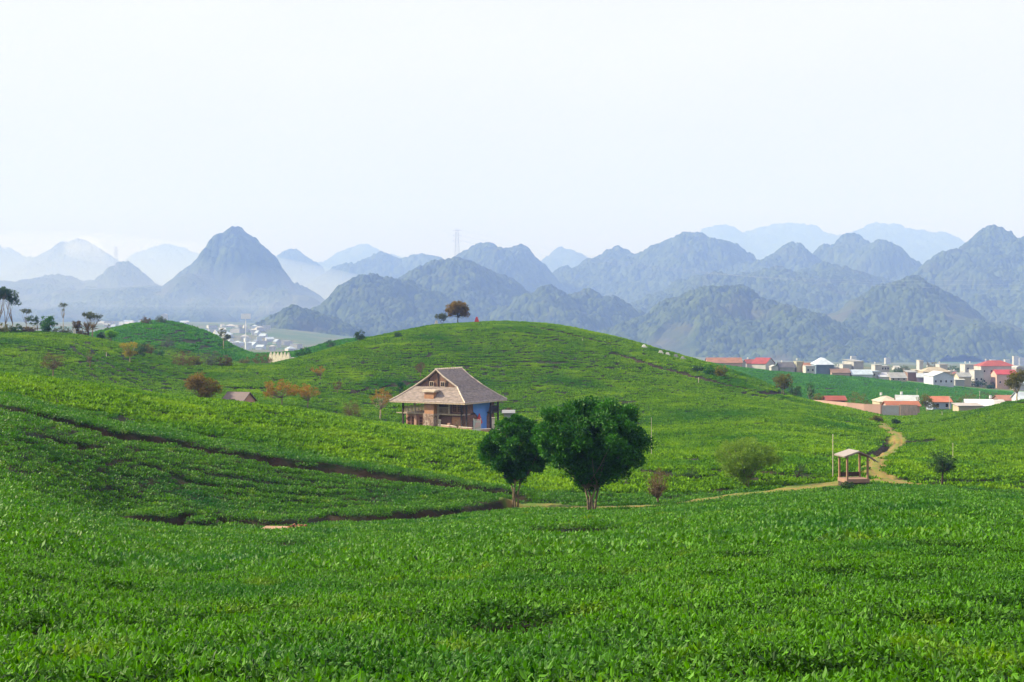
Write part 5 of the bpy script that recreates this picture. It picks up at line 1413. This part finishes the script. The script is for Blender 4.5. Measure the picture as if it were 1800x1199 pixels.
# ---------------------------------------------------------------- pylons and their wires, smoke
def pylon(px, Y, top_py, base_py, w_px, label):
    k = Y / F; z0 = (PH - base_py) * k; h = (base_py - top_py) * k; X = (px - 900) * k
    root = empty('pylon', (X, Y, z0), label=label, cat='pylon')
    steel = simple('galvanised_steel', (0.30, 0.31, 0.33), 0.6)
    hw = w_px * k / 2; m = MB(); r = 0.38
    def half(t): return hw * (1 - 0.55 * t)
    for sx in (-1, 1):
        for sy in (-1, 1): m.tube([(sx * half(t), sy * half(t), h * t - (3 if t == 0 else 0)) for t in (0, 0.5, 1)], r, 4)
    n = 9
    for i in range(n):
        a, b = i / n, (i + 1) / n
        for sy in (-1, 1):
            m.tube([(-half(a), sy * half(a), h * a), (half(b), sy * half(b), h * b)], r * 0.6, 3); m.tube([(half(a), sy * half(a), h * a), (-half(b), sy * half(b), h * b)], r * 0.6, 3)
            m.tube([(-half(b), sy * half(b), h * b), (half(b), sy * half(b), h * b)], r * 0.6, 3)
    m.part('lattice', steel, root)
    for t in (0.70, 0.84, 0.98):
        MB().tube([(-hw * 1.7, 0, h * t), (hw * 1.7, 0, h * t)], r, 4).tube([(-hw * 1.7, 0, h * t), (0, 0, h * t + h * 0.05), (hw * 1.7, 0, h * t)], r * 0.6, 3).part('crossarm', steel, root)
    return X, Y, z0, h, hw * 1.7
p1 = pylon(803.5, 5000, 404, 470, 9.5, 'tall lattice pylon on the skyline behind the hill top tree')
pylon(204, 6500, 434, 474, 6, 'faint lattice pylon above the smoke on the left')
wm = simple('wire', (0.30, 0.31, 0.33), 0.5)
for i, t in enumerate((0.70, 0.84, 0.98)):
    X, Y, z0, h, aw = p1; a = np.array([X + aw, Y, z0 + h * t]); b = np.array([(1950 - 900) / F * 3400, 3400, (PH - 505 - 12 * i + 20) / F * 3400])
    s = np.linspace(0, 1, 40)[:, None]; P = a + (b - a) * s; P[:, 2] -= (4 * s * (1 - s) * 60)[:, 0]
    tag(MB().tube(P, 0.2, 3).part('power_line', wm), ['lowest', 'middle', 'topmost'][i] + ' power line sagging right from the tall pylon', 'power line')
# ---------------------------------------------------------------- haze: one closed box of even air
def box_mesh(name, lo, hi, mats=()):
    V = np.array([[x, y, z] for x in (lo[0], hi[0]) for y in (lo[1], hi[1]) for z in (lo[2], hi[2])], float)
    Fc = np.array([[0, 1, 3, 2], [4, 6, 7, 5], [0, 4, 5, 1], [2, 3, 7, 6], [0, 2, 6, 4], [1, 5, 7, 3]])
    return mesh_np(name, V, Fc, 4, mats)
hm = bpy.data.materials.new('haze'); hm.use_nodes = True
t = hm.node_tree; t.nodes.clear()
o_ = t.nodes.new('ShaderNodeOutputMaterial'); v_ = t.nodes.new('ShaderNodeVolumePrincipled')
v_.inputs['Color'].default_value = (0.16, 0.255, 0.60, 1)
v_.inputs['Absorption Color'].default_value = (0.79, 0.74, 0.66, 1)
v_.inputs['Density'].default_value = 2.75e-4
v_.inputs['Anisotropy'].default_value = 0.0
t.links.new(v_.outputs[0], o_.inputs['Volume'])
tag(link('haze', box_mesh('haze', (-22000, -60, -140), (22000, 21000, 1750), (hm,))), 'pale blue haze filling the valley air', 'haze', kind='stuff')

# smoke: a leaning, widening plume of thin even smoke
def smoke():
    sm = bpy.data.materials.new('smoke'); sm.use_nodes = True
    t = sm.node_tree; t.nodes.clear()
    o = t.nodes.new('ShaderNodeOutputMaterial'); v = t.nodes.new('ShaderNodeVolumePrincipled')
    v.inputs['Color'].default_value = (0.95, 0.97, 1.0, 1); v.inputs['Density'].default_value = 0.0032
    t.links.new(v.outputs[0], o.inputs['Volume'])
    Y = 5700; k = Y / F
    P = [(188, 470, 4), (184, 462, 9), (176, 455, 14), (166, 448, 20), (152, 440, 27), (140, 432, 30), (132, 425, 24), (128, 420, 12)]
    rng = np.random.default_rng(6); n = 20; V = []
    for i, (px, py, r) in enumerate(P):
        for j in range(n):
            a = 2 * math.pi * j / n; q = r * k * (1 + 0.22 * math.sin(3 * a + i * 1.3) + 0.12 * math.sin(5 * a + i * 2.1))
            V.append(((px - 900) * k + q * math.cos(a), Y + q * math.sin(a) * 0.8, (PH - py) * k + 0.45 * q * math.cos(a)))
    fs = [[i * n + j, i * n + (j + 1) % n, (i + 1) * n + (j + 1) % n, (i + 1) * n + j] for i in range(len(P) - 1) for j in range(n)] + [list(range(n))[::-1], [(len(P) - 1) * n + j for j in range(n)]]
    me = mesh_np('smoke', V, [x for f in fs for x in f], [len(f) for f in fs], (sm,), smooth=True)
    tag(link('smoke', me), 'white smoke drifting up before the pale hill on the left', 'smoke', kind='stuff')
smoke()

def mist():
    """a bank of mist lying over the left valley: one closed lens of even, very thin vapour"""
    sm = bpy.data.materials.new('mist'); sm.use_nodes = True
    t = sm.node_tree; t.nodes.clear()
    o = t.nodes.new('ShaderNodeOutputMaterial'); v = t.nodes.new('ShaderNodeVolumePrincipled')
    v.inputs['Color'].default_value = (0.55, 0.66, 0.90, 1); v.inputs['Absorption Color'].default_value = (0.6, 0.5, 0.5, 1); v.inputs['Density'].default_value = 3.3e-4
    t.links.new(v.outputs[0], o.inputs['Volume'])
    n, mm = 40, 14; V = []; rings = []
    for sgn in (1, -1):
        for i in range(1, mm + (1 if sgn > 0 else 0)):
            r = i / mm; hgt = 400 * (1 - r * r) ** 2 if sgn > 0 else -260 * (1 - r * r) ** 2
            V += [(-2300 + 2700 * r * math.cos(2 * math.pi * j / n), 7000 + 2900 * r * math.sin(2 * math.pi * j / n), 40 + hgt) for j in range(n)]
            rings.append(len(V) - n)
    V += [(-2300, 7000, 440), (-2300, 7000, -220)]; top, bot = len(V) - 2, len(V) - 1
    up = rings[:mm]; dn = rings[mm:] + [rings[mm - 1]]
    fs = [[top, up[0] + j, up[0] + (j + 1) % n] for j in range(n)] + [[bot, dn[0] + (j + 1) % n, dn[0] + j] for j in range(n)]
    for a, b in zip(up[:-1], up[1:]): fs += [[a + j, b + j, b + (j + 1) % n, a + (j + 1) % n] for j in range(n)]
    for a, b in zip(dn[:-1], dn[1:]): fs += [[a + j, a + (j + 1) % n, b + (j + 1) % n, b + j] for j in range(n)]
    me = mesh_np('mist', V, [x for f in fs for x in f], [len(f) for f in fs], (sm,), smooth=True)
    tag(link('mist', me), 'thin white mist lying over the left valley and its hills', 'mist', kind='stuff')
mist()
